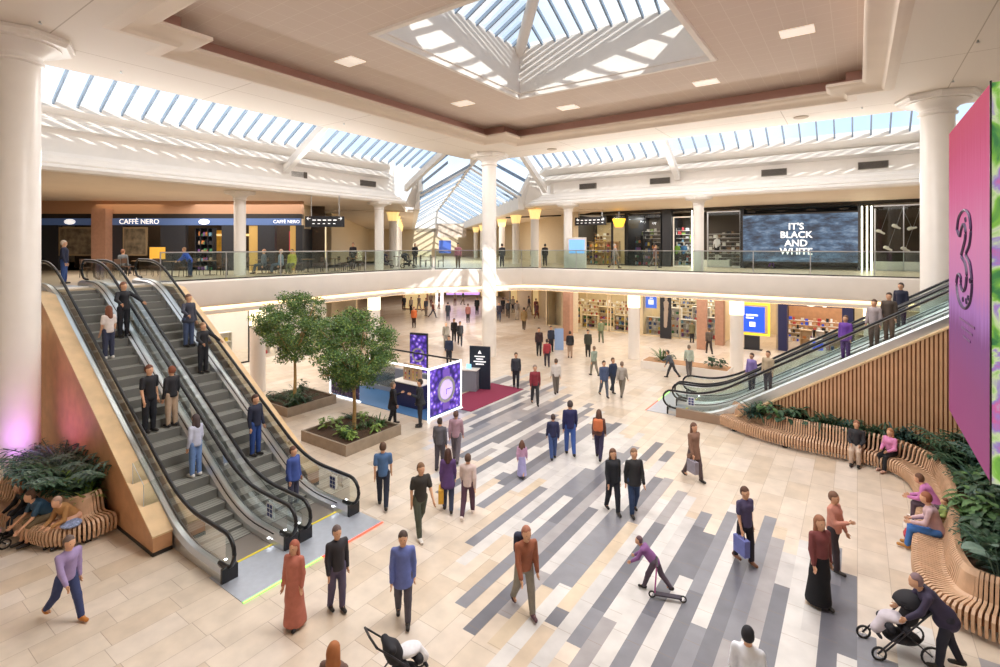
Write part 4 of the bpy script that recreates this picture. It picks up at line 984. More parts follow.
# ------------------------------------------------------------------ the people, near to far
PEOPLE = [
 # px, feet y, facing (picture angle), label, options
 (383, 507, 100, 'man in a mid blue t-shirt and dark jeans walking away from the left escalators', dict(pose='walk', phase=.5, top='#4a6d9a', legs='#252c3e', sleeve='short', hair='#5a4232', h=1.72)),
 (420, 536, -60, 'person in a dark top and olive trousers walking forward beside the man in blue', dict(pose='walk', phase=-.8, top='#35322f', legs='#4d5347', hair='#7a5a40', sleeve='short', shoes='#e8e4e0', h=1.78, lean=6)),
 (448, 511, 95, 'woman in a purple coat with a yellow bag walking away at the striped floor', dict(pose='walk', phase=.3, top='#5b3f77', legs='#3b4663', hair='#4a2f28', hairlen=.4, coat=1.2, fem=1, bag=('leftbag', '#d9a73a'), h=1.62)),
 (468, 516, 80, 'slim person in a pale top and plum leggings walking beside the purple coat', dict(pose='walk', phase=-.7, top='#d9c6c2', legs='#5a3f52', hair='#5f4638', h=1.6, shoes='#e8dcd8', skin=0)),
 (456, 462, 85, 'person in a dusty pink top farther along the striped floor beside the kiosk', dict(pose='walk', phase=.5, top='#a98a98', legs='#6d6670', hair='#6a4f44', h=1.65, vox=.03)),
 (440, 470, 80, 'person in a grey jacket just left of the dusty pink top', dict(pose='walk', phase=-.2, top='#5b5a63', legs='#4a4650', hair='#3d2f2a', h=1.6, vox=.03)),
 (522, 477, 80, 'small child in a lilac dress walking on the striped floor', dict(pose='walk', phase=.5, top='#c79fc0', legs='#a8a6d8', hair='#6a4a3c', hairlen=.3, h=1.1, vox=.026, lower='skirt')),
 (553, 459, 95, 'child in a navy top and blue jeans walking beside the taller man', dict(pose='walk', phase=-.5, top='#2b2f52', legs='#41588c', hair='#4a3a36', h=1.45, vox=.026)),
 (570, 455, 92, 'man in a dark navy jumper and bright blue jeans walking away up the stripes', dict(pose='walk', phase=.35, top='#292a5a', legs='#3f5ea6', hair='#463a3a', h=1.8, vox=.026)),
 (599, 459, 70, 'woman with an orange backpack and white bag walking away beyond the striped floor', dict(pose='walk', phase=.6, top='#6b4a42', legs='#3a3452', hair='#5d4338', hairlen=.3, fem=1, h=1.62, vox=.026, bag=('backpack', '#d1764a'))),
 (613, 513, -80, 'left one of a couple, black top and black trousers, walking towards the camera', dict(pose='walk', phase=.4, top='#20242c', legs='#252a36', hair='#6a4a3a', h=1.66, fem=1, hairlen=.4)),
 (634, 515, -85, 'right one of a couple, dark jacket and dark blue jeans, walking towards the camera', dict(pose='walk', phase=-.5, top='#2a2b2f', legs='#2f4468', hair='#8a6a52', h=1.7, coat=.4)),
 (694, 480, -70, 'woman in a tan coat with a grey bag, right of the striped floor', dict(pose='walk', phase=.6, top='#8a6a58', legs='#5d4e50', hair='#6a4a3a', hairlen=.5, coat=1.2, fem=1, h=1.7, bag=('carrier', '#8f8a96'))),
 (745, 563, -75, 'person in a purple-striped dark top and black leggings with a blue carrier bag', dict(pose='walk', phase=.3, top='#4b4466', legs='#26232e', hair='#5a3c30', h=1.65, fem=1, bag=('carrier', '#6f78b8'), sleeve='short', shoes='#7a4f38')),
 (820, 606, -85, 'woman in a long black skirt and rust top, right of the stripes', dict(pose='walk', phase=.2, top='#7a3f40', legs='#15161c', lower='skirt', hair='#9a6a50', hairlen=.4, fem=1, h=1.72)),
 (834, 570, -60, 'person in a salmon jacket and black leggings just behind the long black skirt', dict(pose='walk', phase=-.5, top='#c98a78', legs='#3a3036', hair='#7a5a48', h=1.66, fem=1, arms=('hang', 'phone'))),
 (337, 611, -50, 'slim person in black leaning forward in front of the left escalators', dict(pose='walk', phase=.15, top='#2e2c33', legs='#57506a', hair='#6a5a58', h=1.6)),
 (294, 627, -100, 'person in a long terracotta dress in front of the landing plate', dict(pose='walk', phase=.1, top='#b9705f', legs='#b9705f', lower='skirt', hair='#a8604c', hairlen=.6, fem=1, h=1.55, shoes='#1d1a1c')),
 (403, 622, -80, 'person in a blue cape and grey leggings on the tiles ahead of the pushchair', dict(pose='walk', phase=.4, top='#6675b8', legs='#56525e', hair='#4a3a34', h=1.66, coat=.9)),
 (66, 620, -20, 'person in a lilac top, jeans and tan shoes near the left bench', dict(pose='walk', phase=.9, top='#9d8bb8', legs='#35406a', hair='#6a5a55', h=1.62, shoes='#c07a32', lean=10, skin=0)),
 (524, 612, -70, 'person in a rust top with a dark rucksack beside the stripes', dict(pose='walk', phase=.6, top='#9a5d44', legs='#8f8a80', hair='#a8705a', h=1.7, lean=12, bag=('backpack', '#2a3048'), shoes='#5b3a44')),
 # kiosk neighbourhood
 (393, 425, 20, 'person in a long black coat standing at the lit kiosk', dict(pose='walk', phase=.3, top='#23232a', legs='#1e1e24', hair='#8a7a6a', coat=1.3, h=1.66, vox=.026, arms=('phone', 'hang'))),
 (420, 427, 200, 'man in a dark grey suit facing the kiosk counter', dict(top='#2a2c33', legs='#2a2c33', hair='#3a2d26', h=1.82, vox=.026, coat=.5, arms=('phone', 'hang'))),
 (449, 365, -90, 'person in a navy top just behind the kiosk', dict(top='#2a3450', legs='#2a2c38', hair='#3a2d26', h=1.7, vox=.035)),
 # middle distance
 (516, 388, -90, 'person in charcoal standing alone beside the middle column', dict(pose='walk', phase=.2, top='#363a44', legs='#2a2c34', hair='#5d4638', h=1.72, vox=.034)),
 (535, 405, -85, 'man in a dark red jacket walking along the upper stripes', dict(pose='walk', phase=.5, top='#8a2f3c', legs='#3a3a3e', hair='#9a8a80', h=1.75, vox=.034)),
 (556, 394, 100, 'person in a white jumper and grey trousers with a red scarf', dict(pose='walk', phase=-.4, top='#dcd6d0', legs='#6f665e', hair='#5a4638', h=1.65, vox=.034)),
 (547, 367, 90, 'person in a red jacket behind the white jumper', dict(pose='walk', phase=.4, top='#a83a44', legs='#3a3440', hair='#4a3a36', h=1.6, vox=.034)),
 (539, 356, -90, 'man in black with a red jumper left of the blue standing sign', dict(top='#3a2528', legs='#23242a', hair='#2b2422', h=1.78, vox=.034)),
 (551, 352, -80, 'person in dark blue right beside the blue standing sign', dict(top='#2b3244', legs='#2c2c36', hair='#3c302a', h=1.7, vox=.034)),
 (570, 358, 90, 'person in a black jacket and beige shorts in front of the bright shop', dict(top='#25252b', legs='#b49a86', hair='#4a3a32', h=1.66, vox=.034, coat=.3)),
 (588, 357, -95, 'person in a dark olive coat standing in front of the bright shop', dict(top='#3f4136', legs='#3a3834', hair='#3a2d28', h=1.7, vox=.034, coat=.6)),
 (604, 397, -80, 'person in blue denim jacket nearest in the loose group at mid floor', dict(pose='walk', phase=.6, top='#4a5a7c', legs='#5a6270', hair='#4a3c36', h=1.68, vox=.034, coat=.4)),
 (613, 393, -60, 'person in dark navy in the middle of the loose group at mid floor', dict(pose='walk', phase=-.5, top='#2f3c58', legs='#3b4250', hair='#6a5244', h=1.66, vox=.034)),
 (622, 397, 60, 'person in pale grey at the right of the loose group at mid floor', dict(pose='walk', phase=.8, top='#a8a29a', legs='#7a7468', hair='#8a7462', h=1.66, vox=.034)),
 (594, 376, 120, 'person in light sage walking behind the loose group', dict(pose='walk', phase=.5, top='#9aa89a', legs='#8a8478', hair='#8a7462', h=1.6, vox=.04)),
 (601, 343, 90, 'person in faded green before the bright shop counter', dict(pose='walk', phase=.5, top='#7f8a68', legs='#6a705a', hair='#6a5a48', h=1.75, vox=.045)),
 (672, 378, 150, 'person in dark grey crouching forward beside the low white planter', dict(pose='walk', phase=.8, top='#5b6068', legs='#3c3c42', hair='#4a4440', h=1.5, vox=.034, lean=25)),
 (689, 377, 80, 'person in a pale green top in front of the low white planter', dict(pose='walk', phase=-.5, top='#b4c0b4', legs='#6a6462', hair='#8a7a6a', h=1.7, vox=.034)),
 (692, 343, 95, 'person in an olive coat looking into the electronics shop', dict(top='#6f6a4a', legs='#2b2a2c', hair='#6f6a4a', h=1.6, vox=.04, coat=.8)),
 (709, 354, 90, 'person in dark brown walking past the right tiled pillar', dict(pose='walk', phase=.5, top='#5b5048', legs='#3c3230', hair='#4a3c36', h=1.7, vox=.04)),
 # far street under the corner bay
 (446, 348, -90, 'pale grey hooded person in the far street, left of a dark pair', dict(top='#8f8678', legs='#7a7268', hair='#8f8678', h=1.75, vox=.04)),
 (454, 342, -90, 'person in black in the far street, left of the dark pair', dict(top='#26242a', legs='#26242a', hair='#3a3030', h=1.7, vox=.04)),
 (460, 346, -80, 'person in dark grey in the far street, right of the dark pair', dict(pose='walk', phase=.5, top='#3c3c40', legs='#34343a', hair='#3a3030', h=1.72, vox=.04)),
 (414, 328, -90, 'person in an orange jacket in the far street under the bay', dict(top='#d2703c', legs='#3a2a28', hair='#5a3c30', h=1.8, vox=.045, coat=.3)),
 (448, 321, 90, 'person in dark blue-grey walking away in the far street', dict(top='#2f3440', legs='#3c4450', hair='#2b2422', h=1.75, vox=.045)),
 (468, 323, 85, 'person in a brick red coat in the far street before the purple screen', dict(top='#96605a', legs='#3a3434', hair='#5a4038', h=1.75, vox=.045, coat=.5)),
 (477, 315, -90, 'person in black standing in the far street left of the middle column', dict(top='#24242a', legs='#24242a', hair='#3a3030', h=1.8, vox=.045)),
 (524, 330, 80, 'large figure in an olive-brown coat right of the middle column', dict(pose='walk', phase=.6, top='#9a8258', legs='#5a4a3c', hair='#3a302a', h=1.9, vox=.045, coat=1)),
 (508, 318, -90, 'person in black and grey right behind the middle column', dict(pose='walk', phase=.6, top='#4a4a4e', legs='#2e2e34', hair='#3a3030', h=1.75, vox=.05)),
]
for px, fy, fc, lb, op in PEOPLE:
    person(put(px, fy), H(fc), lb, **op)
# far crowd, a few pixels each
random.seed(21)
FARC = ['#2c2e38', '#4a4c58', '#6a5a50', '#3a3440', '#8a8078', '#5a2f34', '#2f3a54', '#b0a496', '#7a3c34', '#39453c']
CN = ['near black', 'slate grey', 'brown', 'dark plum', 'pale grey', 'maroon', 'navy', 'cream', 'rust', 'dark green']
for i, (px, fy) in enumerate([(404, 311), (411, 314), (419, 312), (426, 316), (433, 318), (439, 309), (455, 306), (463, 305), (486, 308), (499, 322), (503, 314), (513, 313), (517, 320), (529, 312), (536, 316), (537, 319), (431, 307), (423, 306)]):
    c = i*7 % 10
    person(put(px, fy), H(random.choice([90, -90, 60, -120, 0])), 'person in a %s top in the far crowd, about the %s from the left' % (CN[c], ['first', 'second', 'third', 'fourth', 'fifth', 'sixth', 'ninth', 'tenth', 'eleventh', 'twelfth', 'thirteenth', 'fourteenth', 'fifteenth', 'sixteenth', 'seventeenth', 'eighteenth', 'seventh', 'eighth'][i]),
           pose='walk', top=FARC[c], legs=FARC[(c+3) % 10], hair='#3a2e28', h=random.uniform(1.6, 1.85), vox=.06, group='far crowd under the corner bay')
# on the left escalators
def lz(px, row): return on_esc('L', px, row)
for px, row, fc, lb, op in [
  (122, 1, -20, 'man in a black sweatshirt near the top of the nearer left escalator', dict(top='#1f2027', legs='#23242c', hair='#8a5d48', h=1.8, arms=('rail', 'rail'))),
  (112, 1, 160, 'woman in a white top and jeans high on the nearer left escalator', dict(top='#e2d8d2', legs='#3a3f56', hair='#7a4a34', hairlen=.6, fem=1, h=1.62, shoes='#eae6e2', sleeve='short')),
  (152, 1, -20, 'man in a black shirt with a white print halfway down the nearer left escalator', dict(top='#1c1d24', legs='#1f2129', hair='#6a4030', h=1.84, sleeve='short')),
  (172, 1, 160, 'person in a black jacket and beige trousers beside the black shirt on the escalator', dict(top='#24242a', legs='#bda58e', hair='#8a5038', h=1.7)),
  (193, 1, 160, 'woman in a pale blue top and jeans, lowest on the nearer left escalator', dict(top='#c0c6dc', legs='#6f8fc4', hair='#4a3f42', hairlen=.3, fem=1, h=1.62, shoes='#e8e4e2')),
  (190, 2, -20, 'man in a dark coat near the top of the farther left escalator', dict(top='#3a3d4c', legs='#4a5878', hair='#7a5a4c', h=1.8, arms=('hang', 'rail'), coat=.4)),
  (203, 2, -20, 'person in black just below the dark coat on the farther left escalator', dict(top='#1d1e24', legs='#1f2027', hair='#9a7a60', h=1.65, arms=('rail', 'rail'))),
  (256, 2, -20, 'person in navy halfway down the farther left escalator', dict(top='#20263c', legs='#2c4a8c', hair='#4a3028', h=1.75)),
  (294, 2, -20, 'person in a royal blue jacket near the foot of the farther left escalator', dict(top='#3c5298', legs='#4a4e66', hair='#6a4a3c', h=1.6, coat=.5))]:
    dy = {122: .45, 112: -.2, 152: -.18, 172: .36, 193: .26, 190: .3, 203: .2, 256: .12}.get(px, 0)
    loc = list(on_esc('L', {112: 106}.get(px, px), row, dy))
    person(tuple(loc), H(fc-0), lb, **op)
for px, row, lb, op in [
  (848, 1, 'person in a purple coat riding the right escalator', dict(top='#6a3fa0', legs='#5a3a88', hair='#6a5040', h=1.6, coat=.8)),
  (868, 1, 'person in a grey jumper and brown trousers midway on the right escalator', dict(top='#a49a9c', legs='#5d4c44', hair='#5a4438', h=1.7)),
  (886, 1, 'person in a brown jacket higher on the nearer right escalator', dict(top='#4a4038', legs='#6a5040', hair='#4a3a30', h=1.7)),
  (900, 2, 'person in dark navy near the top of the farther right escalator', dict(top='#23263c', legs='#2c3048', hair='#3a302c', h=1.7)),
  (757, 2, 'person in a purple top near the foot of the farther right escalator', dict(top='#8a7ab8', legs='#4a4460', hair='#5a4438', h=1.66)),
  (768, 1, 'person in a cream and black outfit low on the nearer right escalator', dict(top='#b9a88e', legs='#3c3440', hair='#5a4438', h=1.6))]:
    person(on_esc('R', px, row), H(-145+random.uniform(-10, 10)), lb, vox=.03, **op)
# seated people on the right bench
for loc, fc, lb, op in [
  ((-.02, 19.32, 0), -95, 'person in a black jacket and beige trousers sitting cross legged on the right bench', dict(top='#2a2a2f', legs='#c2ad9c', hair='#9a6a52', h=1.68, arms=('lap', 'lap'), lean=-6, shoes='#1d1b1c')),
  ((.85, 19.3, 0), -125, 'girl in a pink top and black trousers sitting sideways at the bench corner', dict(top='#d989b8', legs='#1d1d22', hair='#b07a54', hairlen=.7, fem=1, h=1.6, arms=('lap', 'lap'), lean=8, shoes='#c9a090')),
  ((1.55, 15.9, 0), 165, 'woman in a pink sweatshirt bent forward on the bench, tending a bag', dict(top='#c77ab4', legs='#5a4a58', hair='#6a4836', h=1.66, fem=1, arms=('lap', 'lap'), lean=30, headdown=1.5, shoes='#eee8e4')),
  ((1.42, 14.5, 0), 175, 'man in a pale lilac jumper and bright blue jeans sitting with his back turned', dict(top='#c6a8ae', legs='#3f72b8', hair='#9a5f44', h=1.8, arms=('lap', 'lap'), lean=14, headdown=1, shoes='#b07a34')),
  ((1.62, 15.22, 0), 190, 'small child in a green top sitting on the bench behind the man', dict(top='#8fa05a', legs='#a08a6a', hair='#7a4a34', h=1.0, arms=('lap', 'lap'), seat=.47))]:
    person(loc, fc if fc < -90 or fc > 160 else fc, lb, pose='sit', **op)
# seated people on the left bench
for loc, fc, lb, op in [
  ((-16.15, 3.62, 0), -80, 'woman in a black top leaning over a pushchair at the left bench', dict(top='#1d1d22', legs='#3a3f4a', hair='#8a5a3c', hairlen=.5, fem=1, h=1.66, arms=('push', 'push'), lean=28, headdown=1.2)),
  ((-15.3, 3.72, 0), -85, 'man in a teal t-shirt and khaki shorts leaning forward on the left bench', dict(top='#2c4d66', legs='#7a6a50', hair='#5a4030', h=1.76, sleeve='short', lower='shorts', arms=('push', 'push'), lean=38, headdown=.5, shoes='#2a2422')),
  ((-14.75, 4.0, 0), -70, 'person in a tan patterned top curled up on the left bench', dict(top='#a87c4c', legs='#d6a58c', hair='#b09080', h=1.6, fem=1, lower='shorts', arms=('lap', 'lap'), lean=40, headdown=1, shoes='#1f1c1d'))]:
    person(loc, fc, lb, pose='sit', **op)
tag(surf_obj('folded_shirt', [('e', V3(0, 0, .04), (.24, .2, .055)), ('e', V3(.1, .08, .07), (.12, .1, .05))], .025, mat('blue_check_cloth', '#8a98bc', .9, noise=.5, nscale=30), None), 'crumpled blue checked shirt lying on the seat of the left bench', 'clothing').location = (-14.45, 3.85, .46)
# pushchairs
def pushchair(loc, face, label, c1, c2, hood=True):
    r = empty('pushchair', loc, math.radians(face), label, 'pushchair')
    fm = mat('pushchair_frame', '#3b3b42', .4, .6)
    for s_ in (-.24, .24):
        MB().tube([(-.36, s_, .16), (.05, s_, .50), (.42, s_, .10)], .014, 6).tube([(.30, s_, .16), (-.28, s_, .78), (-.52, s_, 1.02)], .014, 6).build('side_frame', fm, r)
        for x_, rr in ((-.36, .15), (.40, .10)):
            b = MB(); vs = [(x_+math.cos(a)*rr, 0, rr+.005+math.sin(a)*rr) for a in [2*PI*k/16 for k in range(17)]]
            b.tube([(v[0], s_, v[2]) for v in vs], .018, 6, 0)
            for k in range(5): a = 2*PI*k/5; b.tube([(x_, s_, rr), (x_+math.cos(a)*rr, s_, rr+math.sin(a)*rr)], .006, 4, 1)
            b.build('wheel', [M_black, M_steel], r)
    MB().tube([(-.52, -.24, 1.02), (-.54, 0, 1.04), (-.52, .24, 1.02)], .018, 8).build('handle', M_black, r)
    surf_obj('seat', [('c', V3(.18, -.15, .48), V3(.18, .15, .48), .07, .07, .05), ('c', V3(-.05, -.15, .46), V3(-.05, .15, .46), .07, .07, .06), ('c', V3(-.25, -.15, .80), V3(-.25, .15, .80), .06, .06, .08), ('c', V3(-.15, 0, .6), V3(-.2, 0, .72), .13, .13, .06), ('c', V3(.32, -.13, .3), V3(.32, .13, .3), .03, .03, .05)], .025, cmat(c1), r)
    if hood: surf_obj('hood', [('e', V3(-.2, 0, .82), (.27, .22, .2))], .02, cmat(c1), r, cut=lambda G: np.maximum(.17-np.sqrt((G[..., 0]+.12)**2+(G[..., 1]*.9)**2+(G[..., 2]-.78)**2), .76-G[..., 2]+.5*G[..., 0]+.05))
    surf_obj('basket', [('e', V3(-.05, 0, .27), (.28, .19, .08))], .03, cmat('#2a2a2e'), r)
    if c2: surf_obj('blanket', [('e', V3(.08, 0, .58), (.2, .15, .07)), ('c', V3(.2, 0, .52), V3(.33, 0, .36), .10, .08)], .025, cmat(c2), r)
    return r
pushchair(put(898, 652), H(170), 'dark pushchair with white blanket pushed along at the lower right', '#1d1c24', '#cfc8d2')
person(put(946, 668), H(160), 'person in a dark navy jacket bending forward to push the lower right pushchair', pose='walk', phase=.4, top='#37304a', legs='#2a2a38', hair='#8a7278', h=1.6, lean=42, arms=('push', 'push'), headdown=1, coat=.4)
pushchair((-15.7, 2.55, 0), 95, 'black pushchair with a pink blanket parked at the left bench', '#1c1c20', '#d9a8b0', hood=False)
pushchair(put(404, 690), H(35), 'black and white pushchair cut by the bottom edge of the picture', '#22222a', '#e6e6ec', hood=False)
person(put(334, 765), H(80), 'woman with long ginger hair just inside the bottom edge', pose='stand', top='#6a5048', legs='#3a3438', hair='#a8683c', hairlen=.8, fem=1, h=1.62)
person(put(748, 742), H(60), 'person with black hair and a white shirt at the bottom edge', pose='walk', phase=.3, top='#e2e6f0', legs='#4a4a58', hair='#1a1b24', h=1.6, arms=('carry', 'carry'))
person(put(655, 590), H(150), 'child in a mauve top bending low in the middle of the striped floor', pose='walk', phase=.9, top='#8a5a94', legs='#5a4e5c', hair='#6a5058', h=1.15, lean=48, arms=('push', 'push'), headdown=1)
p = put(668, 600); 
r = empty('balance_bike', (p[0], p[1], 0), math.radians(H(165)), 'small grey and magenta child scooter on the striped floor', 'scooter')
MB().obox((0, 0, .07), .5, .1, .03).build('deck', cmat('#4a4450'), r)
MB().tube([(.24, 0, .1), (.2, 0, .68)], .016, 6).build('steering_post', cmat('#b85a9a'), r)
MB().tube([(.2, -.16, .68), (.2, .16, .68)], .016, 6).build('handlebar', M_black, r)
for x_ in (-.27, .29):
    MB().tube([(x_+math.cos(a)*.055, 0, .062+math.sin(a)*.055) for a in [2*PI*k/12 for k in range(13)]], .015, 6).build('wheel', M_black, r)
r.name = 'child_scooter'
# bags on the bench
for loc, c, lb, s_ in [((1.0, 15.35, .0), '#d8cfc6', 'white and beige shopping bag on the floor at the pink sweatshirt', .9), ((1.45, 15.2, .46), '#1e1c20', 'black rucksack on the bench seat between woman and man', .8), ((.95, 15.0, 0), '#b03a4a', 'small red and black bag at the foot of the bench', .6)]:
    o = surf_obj('bag', [('c', V3(0, -.1, .14), V3(0, .1, .14), .13, .13, .04), ('c', V3(0, -.08, .28), V3(0, .08, .28), .08, .08, .05)], .025, cmat(c), None, cut=lambda G: -G[..., 2]+.005)
    o.location = loc; o.scale = (s_,)*3; tag(o, lb, 'bag')
# ------------------------------------------------------------------ shopfronts
M_navy = mat('navy_pillar', '#1f2350', .45)
M_dark = mat('charcoal_panel', '#26272d', .5, noise=.05)
M_blueband = mat('blue_sign_band', '#5570a4', .5, emit=.12)
M_lettering = mat('white_lettering', '#ffffff', .5, emit=.8)
M_led = mat('led_strip', '#fff6d8', .5, emit=9)
M_cream2 = mat('shop_wall_cream', '#e6d3ae', .7, noise=.06, nscale=2)
M_shopfloor = mat('shop_floor', '#c9b394', .35)
M_rust = mat('tiled_pillar', '#b58a72', .5, noise=.08, nscale=6)
PROD = ['#c2454a', '#3b5c9a', '#e0c24c', '#4a8a5c', '#e8e2d8', '#2b2b30', '#d88a4a', '#8a5aa0', '#7fb0c8', '#b9a48a']
def on_y(px, Y): t = (px-500)/FPX; Z = Y/(SY*t+CY); return Z*(CY*t-SY), Z
def zat(py, Z): return CAM_H-(py-HOR)*Z/FPX
def framebox(m, w, h, t=.08, d=.08):      # local x 0..w, z 0..h, y 0..d
    b = MB(); b.box(0, 0, 0, t, d, h); b.box(w-t, 0, 0, w, d, h); b.box(t, 0, h-t, w-t, d, h); b.box(t, 0, 0, w-t, d, t); return b
def window(x0, x1, y, z0, z1, label, fm, name='shop_window', glass=True, mull=0, rz=0):
    r = empty(name, (x0, y, z0), rz, label, 'shop window'); w_, h_ = x1-x0, z1-z0
    b = framebox(fm, w_, h_)
    for k in range(mull): q = w_*(k+1)/(mull+1); b.box(q-.025, 0, 0, q+.025, .06, h_)
    b.build('frame', fm, r)
    if glass: MB().add([(0, .04, 0), (w_, .04, 0), (w_, .04, h_), (0, .04, h_)], [(0, 1, 2, 3)]).build('pane', M_shopglass, r)
    return r
def shelf_unit(x, y, z, w_, h_, n, label, rz=0, fm=None, prods=True, group=None, nper=3, pz=.2):
    r = empty('display_shelf', (x, y, z), rz, label, 'shelf', None)
    b = MB(); b.box(0, 0, 0, .04, .4, h_); b.box(w_-.04, 0, 0, w_, .4, h_); b.box(.04, .36, 0, w_-.04, .4, h_); b.build('frame', fm or M_cream2, r)
    for k in range(n+1):
        MB().box(.04, .0, k*h_/n-(.03 if k == n else 0), w_-.04, .36, k*h_/n+.03-(.03 if k == n else 0)).build('shelf_board', fm or M_cream2, r)
    c_, s_ = math.cos(rz), math.sin(rz)
    if prods:
        for k in range(n):
            for q in range(nper):
                lx = .12+(w_-.24)*(q+.5)/nper+random.uniform(-.03, .03); c = random.choice(PROD); hh = pz*random.uniform(.7, 1.4); ww = .16*random.uniform(.7, 1.3)
                key = ('boxed_item', c); 
                if key not in PLANTS:
                    o = MB().box(-.5, -.5, 0, .5, .5, .82).box(-.42, -.42, .82, .42, .42, 1).build('boxed_item', cmat(c)); PLANTS[key] = o
                else: o = PLANTS[key].copy(); COL.objects.link(o)
                o.location = (x+lx*c_-.16*s_, y+lx*s_+.16*c_, z+k*h_/n+.032); o.scale = (ww, .16, hh); o.rotation_euler = (0, 0, rz)
                tag(o, 'boxed item on the %s' % label, 'box', group or ('items on the '+label))
    return r
def mannequin(x, y, z, face, c1, c2, label, skin='#d8d2c8'):
    r = empty('mannequin', (x, y, z), math.radians(face), label, 'mannequin')
    f = 1.0; m = mat('mannequin_shell', skin, .4)
    surf_obj('body', [('c', V3(0, 0, 1.0), V3(0, 0, 1.35), .12, .13), ('e', V3(0, 0, 1.68), (.09, .075, .115)), ('c', V3(0, 0, 1.45), V3(0, 0, 1.6), .05, .05), ('c', V3(0, .17, 1.42), V3(.05, .24, 1.12), .045, .04), ('c', V3(.05, .24, 1.12), V3(.2, .2, .95), .04, .03), ('c', V3(0, -.17, 1.42), V3(0, -.26, 1.12), .045, .04), ('c', V3(0, -.26, 1.12), V3(.06, -.26, .86), .04, .03), ('c', V3(0, .09, .95), V3(.04, .1, .08), .085, .045), ('c', V3(0, -.09, .95), V3(-.04, -.1, .08), .085, .045), ('c', V3(.04, .1, .05), V3(.18, .1, .03), .04, .03), ('c', V3(-.04, -.1, .05), V3(.1, -.1, .03), .04, .03)], .035, m, r)
    surf_obj('top', [('c', V3(0, 0, .98), V3(0, 0, 1.38), .145, .15), ('c', V3(0, .16, 1.42), V3(.04, .235, 1.15), .065, .06), ('c', V3(0, -.16, 1.42), V3(0, -.25, 1.15), .065, .06)], .035, cmat(c1), r)
    surf_obj('trousers', [('c', V3(0, .09, .95), V3(.02, .1, .45), .105, .085), ('c', V3(0, -.09, .95), V3(-.02, -.1, .45), .105, .085)], .035, cmat(c2), r)
    MB().lathe([(.2, -.0), (.2, .02)], seg=16).build('base_disc', M_dsteel, r); return r
# ---------------- right side, upper floor: facade plane y = YF
Z0, Z1 = ZU, 9.45
def seg(px0, px1, Y=YF): return on_y(px0, Y)[0], on_y(px1, Y)[0]
struct(MB().box(-19, YF+5, ZU, 9.8, YF+5.2, 9.5).build('wall_shops_upper_back', mat('dark_shop_wall', '#55483c', .7, noise=.2, nscale=1)))
struct(MB().box(-26, YF+.02, 9.3, 9.8, YF+.3, 9.5).build('trim_upper_shop_head', M_dsteel))
for i, px in enumerate((575, 626, 662, 742, 860)):
    x = on_y(px, YF)[0]; struct(MB().box(x-.12, YF, ZU, x+.12, YF+5, 9.3).build('wall_shop_party', M_dark))
def panel(px0, px1, py0, py1, m, name, label, cat, Y=YF-.02, d=.1, z0=None, z1=None):
    x0, Za = on_y(px0, Y); x1, Zb = on_y(px1, Y); Zm = (Za+Zb)/2
    a = z0 if z0 is not None else zat(py1, Zm); c = z1 if z1 is not None else zat(py0, Zm)
    o = MB().box(0, 0, 0, x1-x0, d, c-a).build(name, m); o.location = (x0, Y, a); return tag(o, label, cat), x0, x1, a, c
# gold lit shop (cafe) at px 576-625
x0, x1 = seg(577, 612)
window(x0, x1, YF, ZU, 8.7, 'lit shopfront with golden interior beside the blue totem, upper right', M_dark, mull=1)
struct(MB().box(x0, YF+4, ZU, x1, YF+4.1, 8.9).build('wall_gold_shop', M_cream2))
for k, px in enumerate((580, 592, 604)): shelf_unit(on_y(px, YF+2)[0], YF+2, ZU, 1.3, 1.9, 4, 'low wooden shelf %s in the golden shop' % ['at the left', 'in the middle', 'at the right'][k], fm=M_wood_lt)
r = empty('hanging_wayfinding_sign', (on_y(575, YF-2.4)[0], YF-2.4, 8.35), 0, 'black hanging direction sign with white arrows, upper right gallery', 'sign')
MB().box(0, 0, 0, 2.55, .1, .62).build('board', M_dark, r); MB().box(.3, .04, .62, .34, .08, 1.12).box(2.2, .04, .62, 2.24, .08, 1.12).build('hanger', M_steel, r)
b = MB()
for k in range(7): b.box(.15+k*.34, -.01, .36, .35+k*.34, 0, .42); b.box(.15+k*.34, -.01, .16, .30+k*.34, 0, .20)
b.build('markings', M_lettering, r)
lettering('←', .3, M_lettering, r, (.25, -.012, .45), 0); lettering('→', .3, M_lettering, r, (2.3, -.012, .45), 0)
# golden basket lamp
x, Z = on_y(619, YF-1.5)
r = empty('basket_lamp', (x, YF-1.5, 8.2), 0, 'golden basket shaped hanging lamp in front of the dark shop', 'lamp')
MB().lathe([(.28, 0), (.42, .35), (.5, .62), (.46, .62), (.38, .33), (.24, .04)], seg=14, cap=False).build('shade', mat('gold_lamp_shade', '#f2c84a', .5, emit=1.4, ecol='#ffc83c'), r)
MB().tube([(0, 0, .62), (0, 0, 1.28)], .015, 6).build('rod', M_steel, r)
x0, x1 = seg(612, 626); window(x0, x1, YF, ZU, 9.2, 'dark shop window behind the basket lamp', M_dark)
x0, x1 = seg(627, 662); window(x0, x1, YF, ZU, 9.2, 'dark clothing shop window left of the black pillar, upper right', M_dark, mull=1)
for k, px in enumerate((632, 641, 650)):
    shelf_unit(on_y(px, YF+1.6)[0], YF+1.6, ZU, .8, 2.3-.3*k, 4, 'garment shelf %s in the dark clothing shop' % ['at the left', 'in the middle', 'at the right'][k], fm=M_dark, nper=3)
o, a, b_, c, d = panel(662, 671, 0, 0, M_dark, 'black_pillar', 'black clad pillar between the clothing shop and the white framed window', 'pillar', z0=ZU, z1=9.4, d=.5, Y=YF-.5)
x0, x1 = seg(673, 694, YF-.3); window(x0, x1, YF-.3, ZU, 8.9, 'white framed bright shop window with sportswear mannequins', M_white)
